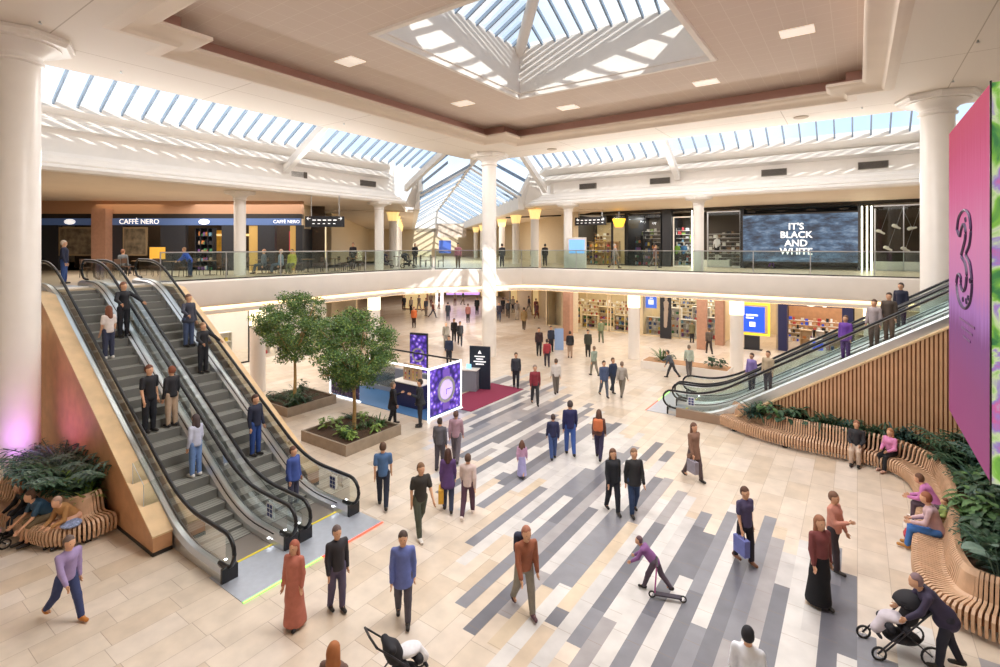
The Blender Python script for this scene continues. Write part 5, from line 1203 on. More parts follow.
for k, (px, c1, c2, lb) in enumerate([(677, '#8fc04a', '#2b2b30', 'mannequin in a lime green top in the white framed window'), (684, '#4a8ac8', '#2b2b34', 'mannequin in a blue top in the white framed window')]):
    x = on_y(px, YF+.7)[0]; mannequin(x, YF+.7, ZU+.02, -100, c1, c2, lb)
for k, px in enumerate((692, 695.5)):
    x, Z = on_y(px, YF-.9); o = MB().box(-.03, -.03, 0, .03, .03, 4.0).build('light_strip', M_led); o.location = (x, YF-.9, ZU); tag(o, ['left', 'right'][k]+' one of the pair of vertical light strips beside the mannequin windows', 'light strip', None)
x0, x1 = seg(707, 741, YF); window(x0, x1, YF, ZU+.01, 9.2, 'tall dark shop window with a mannequin in a striped shirt', M_steel)
x = on_y(717, YF+.8)[0]; mannequin(x, YF+.8, ZU+.5, -110, '#e8e8ea', '#222226', 'mannequin in black and white striped shirt on a white plinth')
o = MB().box(-.9, -.45, 0, .9, .45, .5).build('display_plinth', M_white); o.location = (x, YF+.85, ZU); tag(o, 'long white plinth below the striped shirt mannequin', 'plinth')
# big screen
x0, Za = on_y(743, YF-.4); x1, Zb = on_y(858, YF-.4)
r = empty('video_screen', (x0, YF-.4, 5.75), 0, 'large video screen reading IT\'S BLACK AND WHITE, upper right gallery', 'screen')
sm = bpy.data.materials.new('screen_picture'); sm.use_nodes = True; n = sm.node_tree; bb = n.nodes['Principled BSDF']; tcx = n.nodes.new('ShaderNodeTexCoord'); mp = n.nodes.new('ShaderNodeMapping'); mp.inputs['Scale'].default_value = (.35, 1, 1.1)
nn = n.nodes.new('ShaderNodeTexNoise'); nn.inputs['Scale'].default_value = 2.6; nn.inputs['Detail'].default_value = 9; nn.inputs['Roughness'].default_value = .7
rr = n.nodes.new('ShaderNodeValToRGB'); el = rr.color_ramp.elements; el[0].position = .36; el[0].color = lin('#16222e'); el[1].position = .72; el[1].color = lin('#b9cfe4')
for p_, c_ in ((.46, '#36506a'), (.55, '#5b7c9c')): q_ = el.new(p_); q_.color = lin(c_)
n.links.new(tcx.outputs['Object'], mp.inputs['Vector']); n.links.new(mp.outputs[0], nn.inputs['Vector']); n.links.new(nn.outputs['Fac'], rr.inputs['Fac'])
n.links.new(rr.outputs[0], bb.inputs['Emission Color']); bb.inputs['Emission Strength'].default_value = .85; bb.inputs['Base Color'].default_value = (.02, .02, .03, 1)
MB().box(0, 0, 0, x1-x0, .06, 3.05).build('display', sm, r)
b = framebox(M_dsteel, x1-x0+.2, 3.25, .1, .14).build('frame', M_dsteel, r); b.location = (-.1, .0, -.1)
for k in range(7): MB().tube([(.3+k*1.7, -.2, 3.28), (.8+k*1.7, -.2, 3.28)], .05, 8).tube([(.55+k*1.7, -.2, 3.28), (.55+k*1.7, .02, 3.18)], .02, 6).build('spot_bar', M_dsteel, r)
lx = on_y(796, YF-.4)[0]-x0
lettering("IT'S\nBLACK\nAND\nWHITE", .58, M_lettering, r, (lx, -.02, 1.45), 0, bold=.009).data
for k, px in enumerate((862, 867, 871.5)):
    x, Z = on_y(px, YF-.5); o = MB().box(-.035, -.03, 0, .035, .03, 3.85).build('light_strip', M_led); o.location = (x, YF-.5, ZU+.02); tag(o, ['left', 'middle', 'right'][k]+' one of three vertical light strips beside the large video screen', 'light strip')
x0, x1 = seg(874, 935, YF); window(x0, x1, YF, ZU+.01, 9.2, 'dark shop window with floating trainers right of the light strips', M_steel, mull=1)
x, Z = on_y(896, YF+.6); o = MB().box(-1.1, -.3, 0, 1.1, .3, .55).build('display_plinth', M_white); o.location = (x, YF+.6, ZU); tag(o, 'white plinth in the dark window behind the right column', 'plinth')
for k, (dx, dz) in enumerate([(-.75, 2.3), (0, 2.6), (.75, 2.5), (-.4, 1.3), (.42, 1.25)]):
    o = surf_obj('trainer', [('c', V3(-.12, 0, .03), V3(.12, 0, .0), .05, .04), ('c', V3(-.1, 0, .06), V3(-.02, 0, .06), .05, .045)], .02, cmat('#e8e4da'), None); o.location = (x+dx, YF+.4, ZU+dz); o.rotation_euler = (0, -.4 if k == 2 else .3, .4); o.scale = (1.6, 1.6, 1.6); MB().tube([(0, 0, 0), (0, 0, (9.15-ZU-dz)/1.6)], .006, 5).build('hanging_wire', M_steel, o)
    tag(o, 'pale trainer hanging in the window, '+['upper left of five', 'topmost in the middle', 'upper right of five', 'lower left of five', 'lower right of five'][k], 'shoe')
# totem and little ones on the gallery
x, y = WZ(577, 33.0)
r = empty('information_totem', (x, y, ZU), math.radians(18), 'white information totem with a blue screen beside the gallery column', 'totem')
MB().box(-.6, -.12, 0, .6, .12, 2.05, c=.03).build('casing', M_white, r); MB().box(-.5, -.135, 1.02, .5, -.12, 1.9).build('screen', mat('totem_blue', '#7fb4ee', .4, emit=.9), r)
# ---------------- right side, lower floor
struct(MB().box(-24, YF+6, 0, 9.8, YF+6.2, 3.9).build('wall_shops_lower_back', M_cream2))
for i, px in enumerate((547, 641, 722, 778)):
    x = on_y(px, YF)[0]; struct(MB().box(x-.1, YF, 0, x+.1, YF+6, 3.85).build('wall_shop_party', M_cream2))
struct(MB().box(-26, YF, 3.45, 9.8, YF+.2, 3.9).build('trim_lower_shop_head', M_cream2))
x0, x1 = seg(547, 608); window(x0, x1, YF, 0, 3.45, 'cream lit lower shopfront behind the red jackets', M_cream2, mull=2)
x0, x1 = seg(610, 640); window(x0, x1, YF, 0, 3.45, 'cream lower shopfront behind the left lit pillar', M_cream2, mull=1)
x0, x1 = seg(642, 721); window(x0, x1, YF, 0, 3.45, 'bright electronics shopfront full of shelves, lower right', M_cream2, mull=3)
random.seed(31)
for k, px in enumerate((552, 566, 582, 598, 614, 628)):
    shelf_unit(on_y(px, YF+1.2+(k % 2)*1.4)[0], YF+1.2+(k % 2)*1.4, 0, 1.4, [1.1, 1.5, 1.0, 1.6, 1.2, 1.5][k], 3, 'cream display unit, %s from left in the cream shop' % ['first', 'second', 'third', 'fourth', 'fifth', 'sixth'][k], nper=5)
for k, px in enumerate((646, 664, 678, 692, 705)):
    shelf_unit(on_y(px, YF+.9+(k % 2)*1.0)[0], YF+.9+(k % 2)*1.0, 0, 1.3, [1.3, 2.0, 1.3, 2.2, 1.6][k], 4, 'electronics display unit, %s from the left' % ['first', 'second', 'third', 'fourth', 'fifth'][k], fm=M_white, nper=3)
for k, (px, y0, y1) in enumerate([(639, 298, 307), (651, 296, 308)]):
    x, Z = on_y(px, YF+.5); h_ = (y1-y0)*Z/FPX
    o = MB().box(-.42, 0, 0, .42, .06, h_).build('hanging_screen', mat('blue_screen', '#4f74e0', .4, emit=1.0)); MB().box(-.2, -.02, h_*.3, .2, 0, h_*.7).box(-.1, -.02, h_*.78, .14, 0, h_*.86).build('symbol', M_lettering, o); MB().box(-.02, .02, h_, .02, .05, 3.9-zat(y1, Z)).build('hanger', M_steel, o); o.location = (x, YF+.5, zat(y1, Z)); tag(o, ['small blue hanging screen nearest the left lit pillar', 'larger blue and white hanging screen in the electronics shop'][k], 'screen')
# dark poster panel
x0, x1 = seg(660, 671, YF-.5)
r = empty('poster_display', (x0, YF-.5, 0), 0, 'tall dark poster showing a standing figure, electronics shop', 'poster')
MB().box(0, 0, 0, x1-x0, .12, 3.3).build('panel', M_dark, r)
surf_obj('pictured_figure', [('e', V3(.45, -.01, 2.9), (.12, .02, .16)), ('c', V3(.45, -.01, 2.2), V3(.45, -.01, 2.6), .16, .2), ('c', V3(.4, -.01, .9), V3(.45, -.01, 2.0), .12, .17)], .03, cmat('#a89888'), r, cut=lambda G: np.abs(G[..., 1]+.01)-.012)
# pillars
for k, (px, Z, lb) in enumerate([(568, 36.5, 'rust coloured square pillar behind the blue standing sign'), (702, 33.5, 'tan square pillar in front of the electronics shop'), (720, 35.0, 'narrow tan pillar beside the black frame, lower right')]):
    x, y = WZ(px, Z); o = MB().box(-.28, -.28, 0, .28, .28, 3.8, c=.03).build('square_pillar', M_rust); o.location = (x, y, 0); o.rotation_euler = (0, 0, YAW*.0); tag(o, lb, 'pillar'); o['kind'] = 'structure'
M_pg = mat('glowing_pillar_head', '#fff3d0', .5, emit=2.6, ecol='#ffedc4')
for k, (x, y, lb) in enumerate([(-11.0, 29.75, 'white lower pillar with glowing head left of the low planter'), (-5.3, 29.75, 'white lower pillar with glowing head right of the low planter'), (.6, 29.75, 'white lower pillar behind the right escalators'), (-22.9, 13.0, 'white lower pillar behind the trees'), (-22.9, 20.0, 'white lower pillar left of the far street')]):
    r = empty('lit_pillar', (x, y, 0), 0, lb, 'pillar'); r['kind'] = 'structure'
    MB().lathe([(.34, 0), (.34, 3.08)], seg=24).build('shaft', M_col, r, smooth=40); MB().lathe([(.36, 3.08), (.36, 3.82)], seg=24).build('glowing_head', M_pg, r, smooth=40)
# O2 shop
x0, Z = on_y(778, YF); xa, xb = seg(778, 787, YF-.6); xc, xd = seg(842, 853, YF-.6)
for k, (a, c, lb) in enumerate([(xa, xb, 'navy pillar left of the navy phone shop entrance'), (xc, xd, 'navy pillar right of the navy phone shop entrance')]):
    o = MB().box(a, YF-.6, 0, c, YF+.2, 3.8).build('navy_pillar', M_navy); tag(o, lb, 'pillar'); o['kind'] = 'structure'
r = empty('shop_sign', (xb, YF-.55, 2.95), 0, 'navy shop sign band with round white logo, lower right', 'sign')
MB().box(0, 0, 0, xc-xb, .12, .85).build('sign_band', mat('slate_sign', '#39425c', .5), r)
lx = on_y(811, YF-.6)[0]-xb
b = MB(); b.tube([(lx+.42*math.cos(a), -.03, .42+.36*math.sin(a)) for a in [2*PI*k/28 for k in range(29)]], .055, 6); b.build('ring_letter', M_lettering, r)
lettering('2', .42, M_lettering, r, (lx+.72, -.03, .15), 0, bold=.01)
x0, x1 = seg(853, 925, YF); window(x0, x1, YF, 0, 3.3, 'lower shopfront with red and yellow goods behind the right escalators', M_dark, mull=2)
for k, px in enumerate((800, 812, 824, 858, 872, 890)):
    shelf_unit(on_y(px, YF+1.2)[0], YF+1.2, 0, .9, 1.2, 2, 'phone shop display unit, %s from the left' % ['first', 'second', 'third', 'fourth', 'fifth', 'sixth'][k], fm=M_wood_lt if k != 1 else M_white, nper=3)
o = MB().box(0, 0, 0, 3.4, .12, 2.2).build('timber_wall_panel', M_wood); o.location = (on_y(789, YF+5)[0], YF+5, .9); tag(o, 'horizontal timber wall panel inside the navy phone shop', 'panel')
x, Z = on_y(752, YF-1.2)
r = empty('display_totem', (x, YF-1.2, 0), 0, 'blue screen in a yellow frame standing in the lower shopfront', 'totem')
MB().box(-.45, -.1, 0, .45, .1, .9).box(-.6, -.18, 0, .6, .18, .05).build('stand', M_dark, r)
f = framebox(None, 2.1, 2.1, .12, .1).build('yellow_frame', mat('yellow_frame', '#e8e03c', .5, emit=.6), r); f.location = (-1.05, -.05, .95)
MB().box(-.75, -.03, 1.15, .75, .03, 2.8).build('screen', mat('deep_blue_screen', '#1f4fe0', .4, emit=1.0), r)
b = MB(); b.box(-.35, -.045, 2.2, .35, -.03, 2.3).box(-.35, -.045, 2.02, .1, -.03, 2.12).box(-.15, -.045, 1.5, .2, -.03, 1.8); b.build('markings', M_lettering, r)
o = MB().box(-.42, -.25, 0, .42, .25, 1.0).build('display_box', M_white); x, Z = on_y(818, YF-.8); o.location = (x, YF-.8, 0); tag(o, 'white display box with blue screen at the navy phone shop entrance', 'display'); q = MB().box(-.28, -.27, .35, .28, -.25, .85).build('screen', MATS['deep_blue_screen'], o)
o = MB().box(-.29, -.04, 0, .29, .04, 1.4).build('standing_sign', mat('standing_sign_blue', '#8fa8cf', .4, emit=.15)); o.location = W(559, 350); o.rotation_euler = (0, 0, YAW); tag(o, 'pale blue standing sign on the floor near the red jackets', 'sign')
# ---------------- left side: upper cafe front, along LF
A_, B_, C_, D_, E_ = [Vector(p) for p in LF]
def fr(P, Q, t): return P+(Q-P)*t
def lpx(px, P, Q):                   # parameter of column px on line PQ
    t = (px-500)/FPX; d = Vector((CY*t-SY, SY*t+CY)); n_ = Vector((-d.y, d.x)); return -P.dot(n_)/((Q-P).dot(n_))
def lbox(px0, px1, z0, z1, P, Q, m, name, label=None, cat=None, off=0., d=.15, kind=None, parent=None):
    t0, t1 = lpx(px0, P, Q), lpx(px1, P, Q); a = P+(Q-P)*t0; b2 = P+(Q-P)*t1; ang = math.atan2((Q-P).y, (Q-P).x); L_ = (b2-a).length
    o = MB().box(0, 0, 0, L_, d, z1-z0).build(name, m); nrm = Vector((-(Q-P).y, (Q-P).x)).normalized()
    o.location = (a.x-nrm.x*off, a.y-nrm.y*off, z0); o.rotation_euler = (0, 0, ang)
    if label: tag(o, label, cat)
    if kind: o['kind'] = kind
    return o
BB, CC, DD = B_, C_, D_
P_, Q_ = BB, CC
lbox(20, 302, 8.7, 9.5, P_, Q_, M_brown, 'wall_cafe_bulkhead', kind='structure', d=.3)
lbox(20, 302, 8.43, 8.72, P_, Q_, M_dsteel, 'trim_cafe_head', kind='structure', d=.3, off=.02)
lbox(20, 302, ZU, 9.5, P_, Q_, mat('cafe_back_wall', '#4a3c30', .7, noise=.15), 'wall_cafe_back', kind='structure', off=-4)
sb = lbox(42, 301, 8.03, 8.44, P_, Q_, M_blueband, 'cafe_sign_band', 'long blue café sign band with white lettering, upper left', 'sign', off=.06)
ang = math.atan2((Q_-P_).y, (Q_-P_).x); L0 = (Q_-P_).length
def lx_(px): return (lpx(px, P_, Q_)-lpx(42, P_, Q_))*L0
lettering('CAFFÈ NERO', .42, M_lettering, sb, (lx_(140), -.02, .2), 0); lettering('CAFFÈ NERO', .28, M_lettering, sb, (lx_(287), -.02, .2), 0)
for px in (71, 205): o = MB().lathe([(.0, 0), (.3, .0), (.3, .03), (0, .03)], seg=20, cap=False).build('oval_emblem', M_lettering, sb); o.location = (lx_(px), -.02, .2); o.rotation_euler = (PI/2, 0, 0); o.scale = (1.1, .55, 1)
for px0, px1, m, lb in [(42, 59, M_dark, 'dark café wall panel beside the massive left column'), (113, 123, M_dark, 'narrow dark café panel right of the beige pillar'), (161, 186, M_dark, 'dark café wall panel right of the lit cabinet'), (222, 236, M_dark, 'dark café panel left of the slim gallery column'), (258, 275, M_dark, 'dark café panel left of the red poster'), (296, 303, M_dark, 'black end pier of the café front')]:
    lbox(px0, px1, ZU, 8.03, P_, Q_, m, 'cafe_wall_panel', lb, 'wall panel', off=.05, d=.3)
o = lbox(99, 113, ZU, 9.0, P_, Q_, M_rust, 'beige_pillar', 'beige square pillar in the café front', 'pillar', off=.6, d=.6, kind='structure')
M_menu = mat('window_picture', '#6b5f4c', .5, noise=.6, nscale=3)
for px0, px1, lb in [(60, 98, 'café window with a dark landscape picture, left of the beige pillar'), (124, 148, 'café window with a dark picture, right of the beige pillar')]:
    o = lbox(px0, px1, ZU+.9, 7.9, P_, Q_, mat('window_frame_tan', '#8f7a5c', .5), 'picture_window', lb, 'window', off=.1, d=.1)
    t_ = lpx(px1, P_, Q_)-lpx(px0, P_, Q_); L_ = t_*L0
    MB().box(.08, -.012, .08, L_-.08, 0, 1.65).build('picture', M_menu, o)
o = lbox(151, 162, ZU, 6.75, P_, Q_, M_dark, 'lit_cabinet', 'small lit golden food cabinet in the café', 'cabinet', off=.2, d=.7)
MB().box(.06, -.02, .7, 1.0, 0, 1.42).build('lit_door', mat('cabinet_glow', '#d8a23c', .5, emit=.7), o)
o = lbox(187, 222, ZU+1.15, 7.8, P_, Q_, mat('gold_menu_wall', '#c98f2c', .5, emit=.35, noise=.5, nscale=2), 'menu_wall', 'golden lit back bar of the café', 'wall panel', off=-2.5, d=.1)
MB().box(.4, -.03, 1.0, 3.2, 0, 1.14).build('light_line', M_gold, o)
o = lbox(187, 222, ZU, ZU+1.1, P_, Q_, M_wood, 'service_counter', 'wooden café service counter below the golden back bar', 'counter', off=-1.6, d=.7)
MB().box(-.05, -.05, 1.1, 4.0, .75, 1.15).build('counter_top', M_dark, o)
for px0, px1, lb in [(249, 258, 'narrow golden lit doorway right of the slim gallery column'), (290, 296, 'narrow golden door pier right of the red poster')]:
    lbox(px0, px1, ZU, 8.0, P_, Q_, mat('gold_lit_pier', '#c9a55c', .6), 'doorway_pier', lb, 'pier', off=.0, d=.4)
lbox(279, 289, 6.4, 7.7, P_, Q_, mat('red_poster', '#c2405a', .5, emit=.35), 'wall_poster', 'red lit poster inside the café entrance', 'poster', off=-1.5, d=.08)
# shelves of red and brown cafe goods
for k, px in enumerate((188, 193)):
    P2 = P_+(Q_-P_)*lpx(px, P_, Q_); shelf_unit(P2.x, P2.y+.4, ZU, .8, 2.6, 5, 'tall café shelf of packets, %s one' % ['left', 'right'][k], rz=ang, fm=M_dark, nper=3)
# next shops to the corner
P_, Q_ = DD, E_
lbox(303, 320, ZU, 9.5, P_, Q_, M_beige, 'wall_corner_shop', kind='structure', d=.3)
for px0, px1, m, lb in [(303, 312, M_dark, 'dark sliding shop door right of the café'), (313.5, 316, mat('gold_lit_pier', '#c9a55c'), 'golden strip pier right of the café'), (317, 321, M_dark, 'second dark shop door right of the café')]:
    lbox(px0, px1, ZU, 7.9, P_, Q_, m, 'shop_door_panel', lb, 'door', off=.08, d=.1)
x, y = WZ(305, 27.5)
r = empty('hanging_wayfinding_sign', (x, y, 7.78), YAW, 'black hanging direction sign with white arrows, right of the café', 'sign')
MB().box(0, 0, 0, 2.1, .1, .58).build('board', M_dark, r); MB().box(.3, .04, .58, .34, .08, 1.7).box(1.8, .04, .58, 1.84, .08, 1.7).build('hanger', M_steel, r)
b = MB()
for k in range(5): b.box(.4+k*.28, -.01, .34, .58+k*.28, 0, .4); b.box(.4+k*.28, -.01, .16, .52+k*.28, 0, .2)
b.build('markings', M_lettering, r); lettering('←', .28, M_lettering, r, (.2, -.012, .45), 0); lettering('→', .28, M_lettering, r, (1.9, -.012, .45), 0)
# lower left shops
struct(MB().box(-33, -5, 0, -32.8, 24, 3.9).build('wall_shops_lower_left', M_white))
struct(MB().box(-29.2, -5, 3.2, -29.0, 24, 3.85).build('trim_lower_left_head', M_cream2))
for k, (y0, y1, lb) in enumerate([(8.6, 12.0, 'lower left shopfront nearest the escalators'), (12.3, 16, 'lower left shopfront behind the farther tree'), (16.3, 20, 'lower left shopfront behind the nearer tree'), (20.3, 23.8, 'lower left shopfront next to the far street')]):
    r = empty('shop_window', (-29.0, y0, 0), PI/2, lb, 'shop window'); framebox(None, y1-y0, 3.2).build('frame', [M_white, M_dsteel, M_white, M_cream2][k], r)
    MB().add([(0, .04, 0), (y1-y0, .04, 0), (y1-y0, .04, 3.2), (0, .04, 3.2)], [(0, 1, 2, 3)]).build('pane', M_shopglass, r)
    for q in range(2): shelf_unit(-30.2, y0+.5+q*1.6, 0, 1.2, 1.7, 3, 'white %s display unit, %s lower left shop' % (['left', 'right'][q], ['first', 'second', 'third', 'fourth'][k]), rz=PI/2, fm=M_white, nper=3)
o = MB().box(0, 0, 0, .08, 1.1, 2.0).build('shop_poster', mat('maroon_poster', '#8a3a5a', .5, emit=.3)); o.location = (-28.95, 10.9, .6); tag(o, 'maroon poster in the lower left shop window', 'poster')
# far street: screen, totem, planters
x, y = WZ(463, 62); o = MB().box(-2.0, -.1, 0, 2.0, .1, 2.0).build('street_screen', mat('purple_screen', '#b08ad8', .4, emit=1.2, noise=.5, nscale=1)); o.location = (x, y, .9); o.rotation_euler = (0, 0, YAW); tag(o, 'purple and pink screen hanging in the far street', 'screen')
x, y = WZ(439.5, 60); r = empty('white_totem', (x, y, 0), YAW, 'small white lit totem in the far street', 'totem'); MB().box(-.45, -.15, 0, .45, .15, 2.2, c=.04).build('casing', mat('totem_white', '#ffffff', .4, emit=1.2), r); MB().box(-.15, -.17, .9, .15, -.15, 1.6).build('symbol', M_dark, r)
for k, (px, Z, wd, hh, c, lb) in enumerate([(402, 55, 3.0, 2.4, '#8a5a44', 'brown shopfront at the left of the far street'), (420, 70, 3.5, 2.4, '#c9b8a0', 'pale shopfront left of the white totem in the far street'), (480, 68, 2.5, 2.2, '#5a4a44', 'dark shopfront left of the middle column in the far street'), (510, 60, 3.5, 2.4, '#4a5a6a', 'slate shopfront right of the middle column in the far street'), (532, 50, 2.4, 2.6, '#b89a68', 'golden shopfront at the right of the far street')]):
    x, y = WZ(px, Z); r = empty('street_shopfront', (x, y, 0), YAW+(.5 if px > 490 else -.3 if px < 430 else 0), lb, 'shopfront')
    framebox(None, wd, hh+.6, .1, .1).build('frame', cmat(c), r); MB().box(.1, .03, hh, wd-.1, .08, hh+.5).build('sign_board', M_dark, r); MB().box(.1, .04, .1, wd-.1, .07, hh).build('lit_window', mat('lit_window', '#e8cf9a', .4, emit=.5), r)
# hanging banner at the end of the glazed roof and corridor walls above
x, y = WZ(451, 74); r = empty('hanging_decoration', (x, y, 8.1), YAW, 'pale patterned banner hanging at the end of the glass roof', 'banner')
MB().box(-2.2, 0, 0, 2.2, .06, 2.0).build('banner_cloth', mat('banner_pattern', '#c9b8a8', .7, noise=.5, nscale=1.5), r); MB().tube([(-2.2, .03, 2.0), (2.2, .03, 2.0)], .05, 6).build('banner_pole', M_steel, r)
x, y = WZ(445, 60); o = MB().box(-.7, -.1, 0, .7, .1, 1.5).build('blue_sign', mat('blue_sign', '#3c5aa8', .5, emit=.4)); o.location = (x, y, ZU+.7); o.rotation_euler = (0, 0, YAW); tag(o, 'square blue sign standing in the upper far corridor', 'sign')
# ---------------- the kiosk
KX0, KX1, KY0, KY1, KH = -19.6, -13.5, 14.5, 16.5, 2.0
r = empty('kiosk', ((KX0+KX1)/2, KY0, 0), 0, 'open kiosk with glowing white frame and purple watch posters', 'kiosk')
cx_ = (KX0+KX1)/2; M_wl = mat('white_light_frame', '#ffffff', .4, emit=1.8)
def kb(x0, y0, z0, x1, y1, z1): return (x0-cx_, y0-KY0, z0, x1-cx_, y1-KY0, z1)
T_ = .06
b = MB()
for xx in (KX0, KX1-T_):
    b.box(*kb(xx, KY0, 0, xx+T_, KY0+T_, KH))
b.box(*kb(KX0, KY0, KH-T_, KX1, KY0+T_, KH)); b.box(*kb(KX1-T_, KY0, KH-T_, KX1, KY1, KH)); b.box(*kb(KX0, KY0, 0, KX0+2.1, KY0+T_, T_)); b.box(*kb(KX1-T_, KY0, 0, KX1, KY1, T_)); b.box(*kb(KX1-T_, KY1-.04, 0, KX1, KY1, KH))
b.build('light_frame', M_wl, r)
def flower_mat(name, c0, c1, c2, sc=5):
    m = bpy.data.materials.new(name); m.use_nodes = True; n = m.node_tree; bb = n.nodes['Principled BSDF']; t = n.nodes.new('ShaderNodeTexCoord'); v = n.nodes.new('ShaderNodeTexVoronoi'); v.inputs['Scale'].default_value = sc
    rp = n.nodes.new('ShaderNodeValToRGB'); e = rp.color_ramp.elements; e[0].color = lin(c2); e[0].position = .05; e[1].color = lin(c0); e[1].position = .75; q = e.new(.32); q.color = lin(c1)
    n.links.new(t.outputs['Object'], v.inputs['Vector']); n.links.new(v.outputs['Distance'], rp.inputs['Fac']); n.links.new(rp.outputs[0], bb.inputs['Base Color']); n.links.new(rp.outputs[0], bb.inputs['Emission Color']); bb.inputs['Emission Strength'].default_value = .7; return m
M_fl = flower_mat('purple_flower_poster', '#2c1f6a', '#6a4ac8', '#e0c8ff')
MB().box(*kb(KX1-.07, KY0+.12, .12, KX1-.03, KY1-.06, KH-.1)).build('purple_poster', M_fl, r)
b = MB()
b.lathe([(.40, 0), (.52, .0), (.52, .05), (.40, .05)], seg=28, cap=False); b.lathe([(0, .0), (.40, .0), (.40, .03), (0, .03)], seg=28, cap=False, mi=1)
b.box(.5, -.2, 0, .8, .2, .03, 2); b.box(-.8, -.2, 0, -.5, .2, .03, 2); b.box(-.012, 0, .03, .012, .3, .04, 2); b.box(0, -.012, .03, .2, .012, .04, 2)
o = b.build('watch_picture', [M_silver, mat('pale_watch_face', '#cbb8f2', .5, emit=.8), mat('violet_strap', '#7a5ac0', .5, emit=.4)], r); o.location = (KX1-cx_-.02, 1.02, 1.0); o.rotation_euler = (0, PI/2, 0)
MB().box(*kb(KX0+.1, KY0+.02, .12, KX0+2.0, KY0+.06, .95)).build('dark_flower_panel', flower_mat('dark_flower_panel', '#1d1a2a', '#3a2f4a', '#8a7a8a', 7), r)
MB().box(*kb(KX0+.1, KY0+.03, .95, KX0+4.2, KY0+.05, KH-.1)).build('glass_screen', M_escglass, r)
MB().box(*kb(KX0, KY0, 0.001, KX1, KY1, .02)).build('blue_floor', mat('kiosk_blue_floor', '#4a78a8', .5), r)
b = MB(); b.box(*kb(-16.2, 15.2, 0.02, -14.6, 16.0, 1.0)); b.build('counter', M_navy, r); MB().box(*kb(-16.25, 15.15, 1.0, -14.55, 16.05, 1.04)).build('counter_top', M_white, r)
b = MB(); b.box(*kb(-15.9, 15.5, 1.04, -14.9, 15.6, 1.75)); b.build('display_stand', mat('tan_display', '#b99a7c', .5), r)
b = MB(); b.box(*kb(KX0+.1, KY1-.15, 0.02, -14.0, KY1, 1.15)); b.build('back_cabinet', mat('grey_cabinet', '#8d919b', .5), r)
b = MB(); b.box(*kb(KX0, KY1-.06, KH-.06, KX1, KY1, KH)); b.build('back_beam', M_dark, r)
# wares on the stand: faces shown in the photo as pale watches
random.seed(3)
for k in range(8):
    o = MB().lathe([(0, 0), (.05, .0), (.05, .02), (0, .02)], seg=12, cap=False).box(-.02, .045, 0, .02, .13, .01, 1).box(-.02, -.13, 0, .02, -.045, .01, 1).build('watch', [mat('watch_gold', '#d8c08a', .3, .7), cmat(PROD[k % 10])]); o.location = (-15.75+.22*(k % 4), 15.49, 1.25+.28*(k//4)); o.rotation_euler = (PI/2, 0, 0); tag(o, 'watch displayed on the tan stand of the kiosk', 'watch', 'watches on the kiosk stand')
o = empty('poster_stand', W(419, 378).to_tuple(), math.radians(15), 'tall purple poster stand at the back of the kiosk', 'poster'); MB().box(-.5, -.06, 0, .5, .06, 2.3).build('stand', M_dark, o); MB().box(-.46, -.075, .25, .46, -.06, 2.2).build('poster', M_fl, o)
q = MB().lathe([(.28, 0), (.36, .0), (.36, .03), (.28, .03)], seg=24, cap=False).build('watch_ring', M_silver, o); q.location = (0, -.08, 1.2); q.rotation_euler = (PI/2, 0, 0)
b = MB(); rug = [W(460, 405), W(487, 403.5), W(512, 388), W(482, 385)]; rug = [(-13.4, 16.3), (-12.85, 16.3), (-12.85, 20.3), (-14.7, 20.3), (-14.7, 16.6), (-13.4, 16.6)]
b.prism(rug, .001, .02); tag(b.build('carpet', mat('wine_red_carpet', '#8a2f4c', .95)), 'wine red carpet beside the kiosk under the navy board', 'carpet')
p = W(480, 389); r = empty('display_board', (p.x, p.y, .02), YAW-.25, 'dark navy standing board with white text by the kiosk', 'board')
MB().box(-.5, -.05, 0, .5, .05, 2.0).build('board', mat('navy_board', '#26303f', .5), r)
lettering('▲', .2, M_lettering, r, (0, -.06, 1.72), 0); b = MB()
for k, (w_, z_) in enumerate([(.5, 1.5), (.34, 1.38), (.6, 1.26), (.4, 1.14)]): b.box(-w_/2, -.062, z_, w_/2, -.05, z_+.05)
b.build('text_lines', M_lettering, r)
p = W(469, 389.5); r = empty('grey_desk', (p.x, p.y, .02), YAW-.25, 'grey reception desk in front of the navy board', 'desk'); MB().box(-.45, -.35, 0, .45, .2, .95, c=.03).build('body', mat('grey_desk_body', '#8b8f98', .5), r); MB().box(-.5, -.4, .95, .5, .25, .99).build('top', M_white, r)
MB().box(-.1, -.1, .99, .14, -.08, 1.2).build('tablet', mat('tablet_glow', '#9fe0ff', .4, emit=.8), r)
# ---------------- hanging LED screen
r = empty('hanging_led_screen', (1.8, 11.5, 0), 0, 'huge hanging pink LED screen with an outlined figure 3', 'screen')
zb, zt = 2.82, 9.4
pm = bpy.data.materials.new('pink_screen_picture'); pm.use_nodes = True; n = pm.node_tree; bb = n.nodes['Principled BSDF']; t = n.nodes.new('ShaderNodeTexCoord'); sp = n.nodes.new('ShaderNodeSeparateXYZ'); n.links.new(t.outputs['Object'], sp.inputs[0])
mr = n.nodes.new('ShaderNodeMapRange'); mr.inputs[1].default_value = zb; mr.inputs[2].default_value = zt; rp = n.nodes.new('ShaderNodeValToRGB'); e = rp.color_ramp.elements
e[0].color = lin('#ab4a80'); e[1].color = lin('#cf1f52'); e[1].position = .97
for p_, c_ in ((.18, '#a04a80'), (.33, '#8f4c8c'), (.40, '#b87ac4'), (.48, '#da84ba'), (.62, '#ea86b4'), (.78, '#e2558c'), (.9, '#d22c66')): q = e.new(p_); q.color = lin(c_)
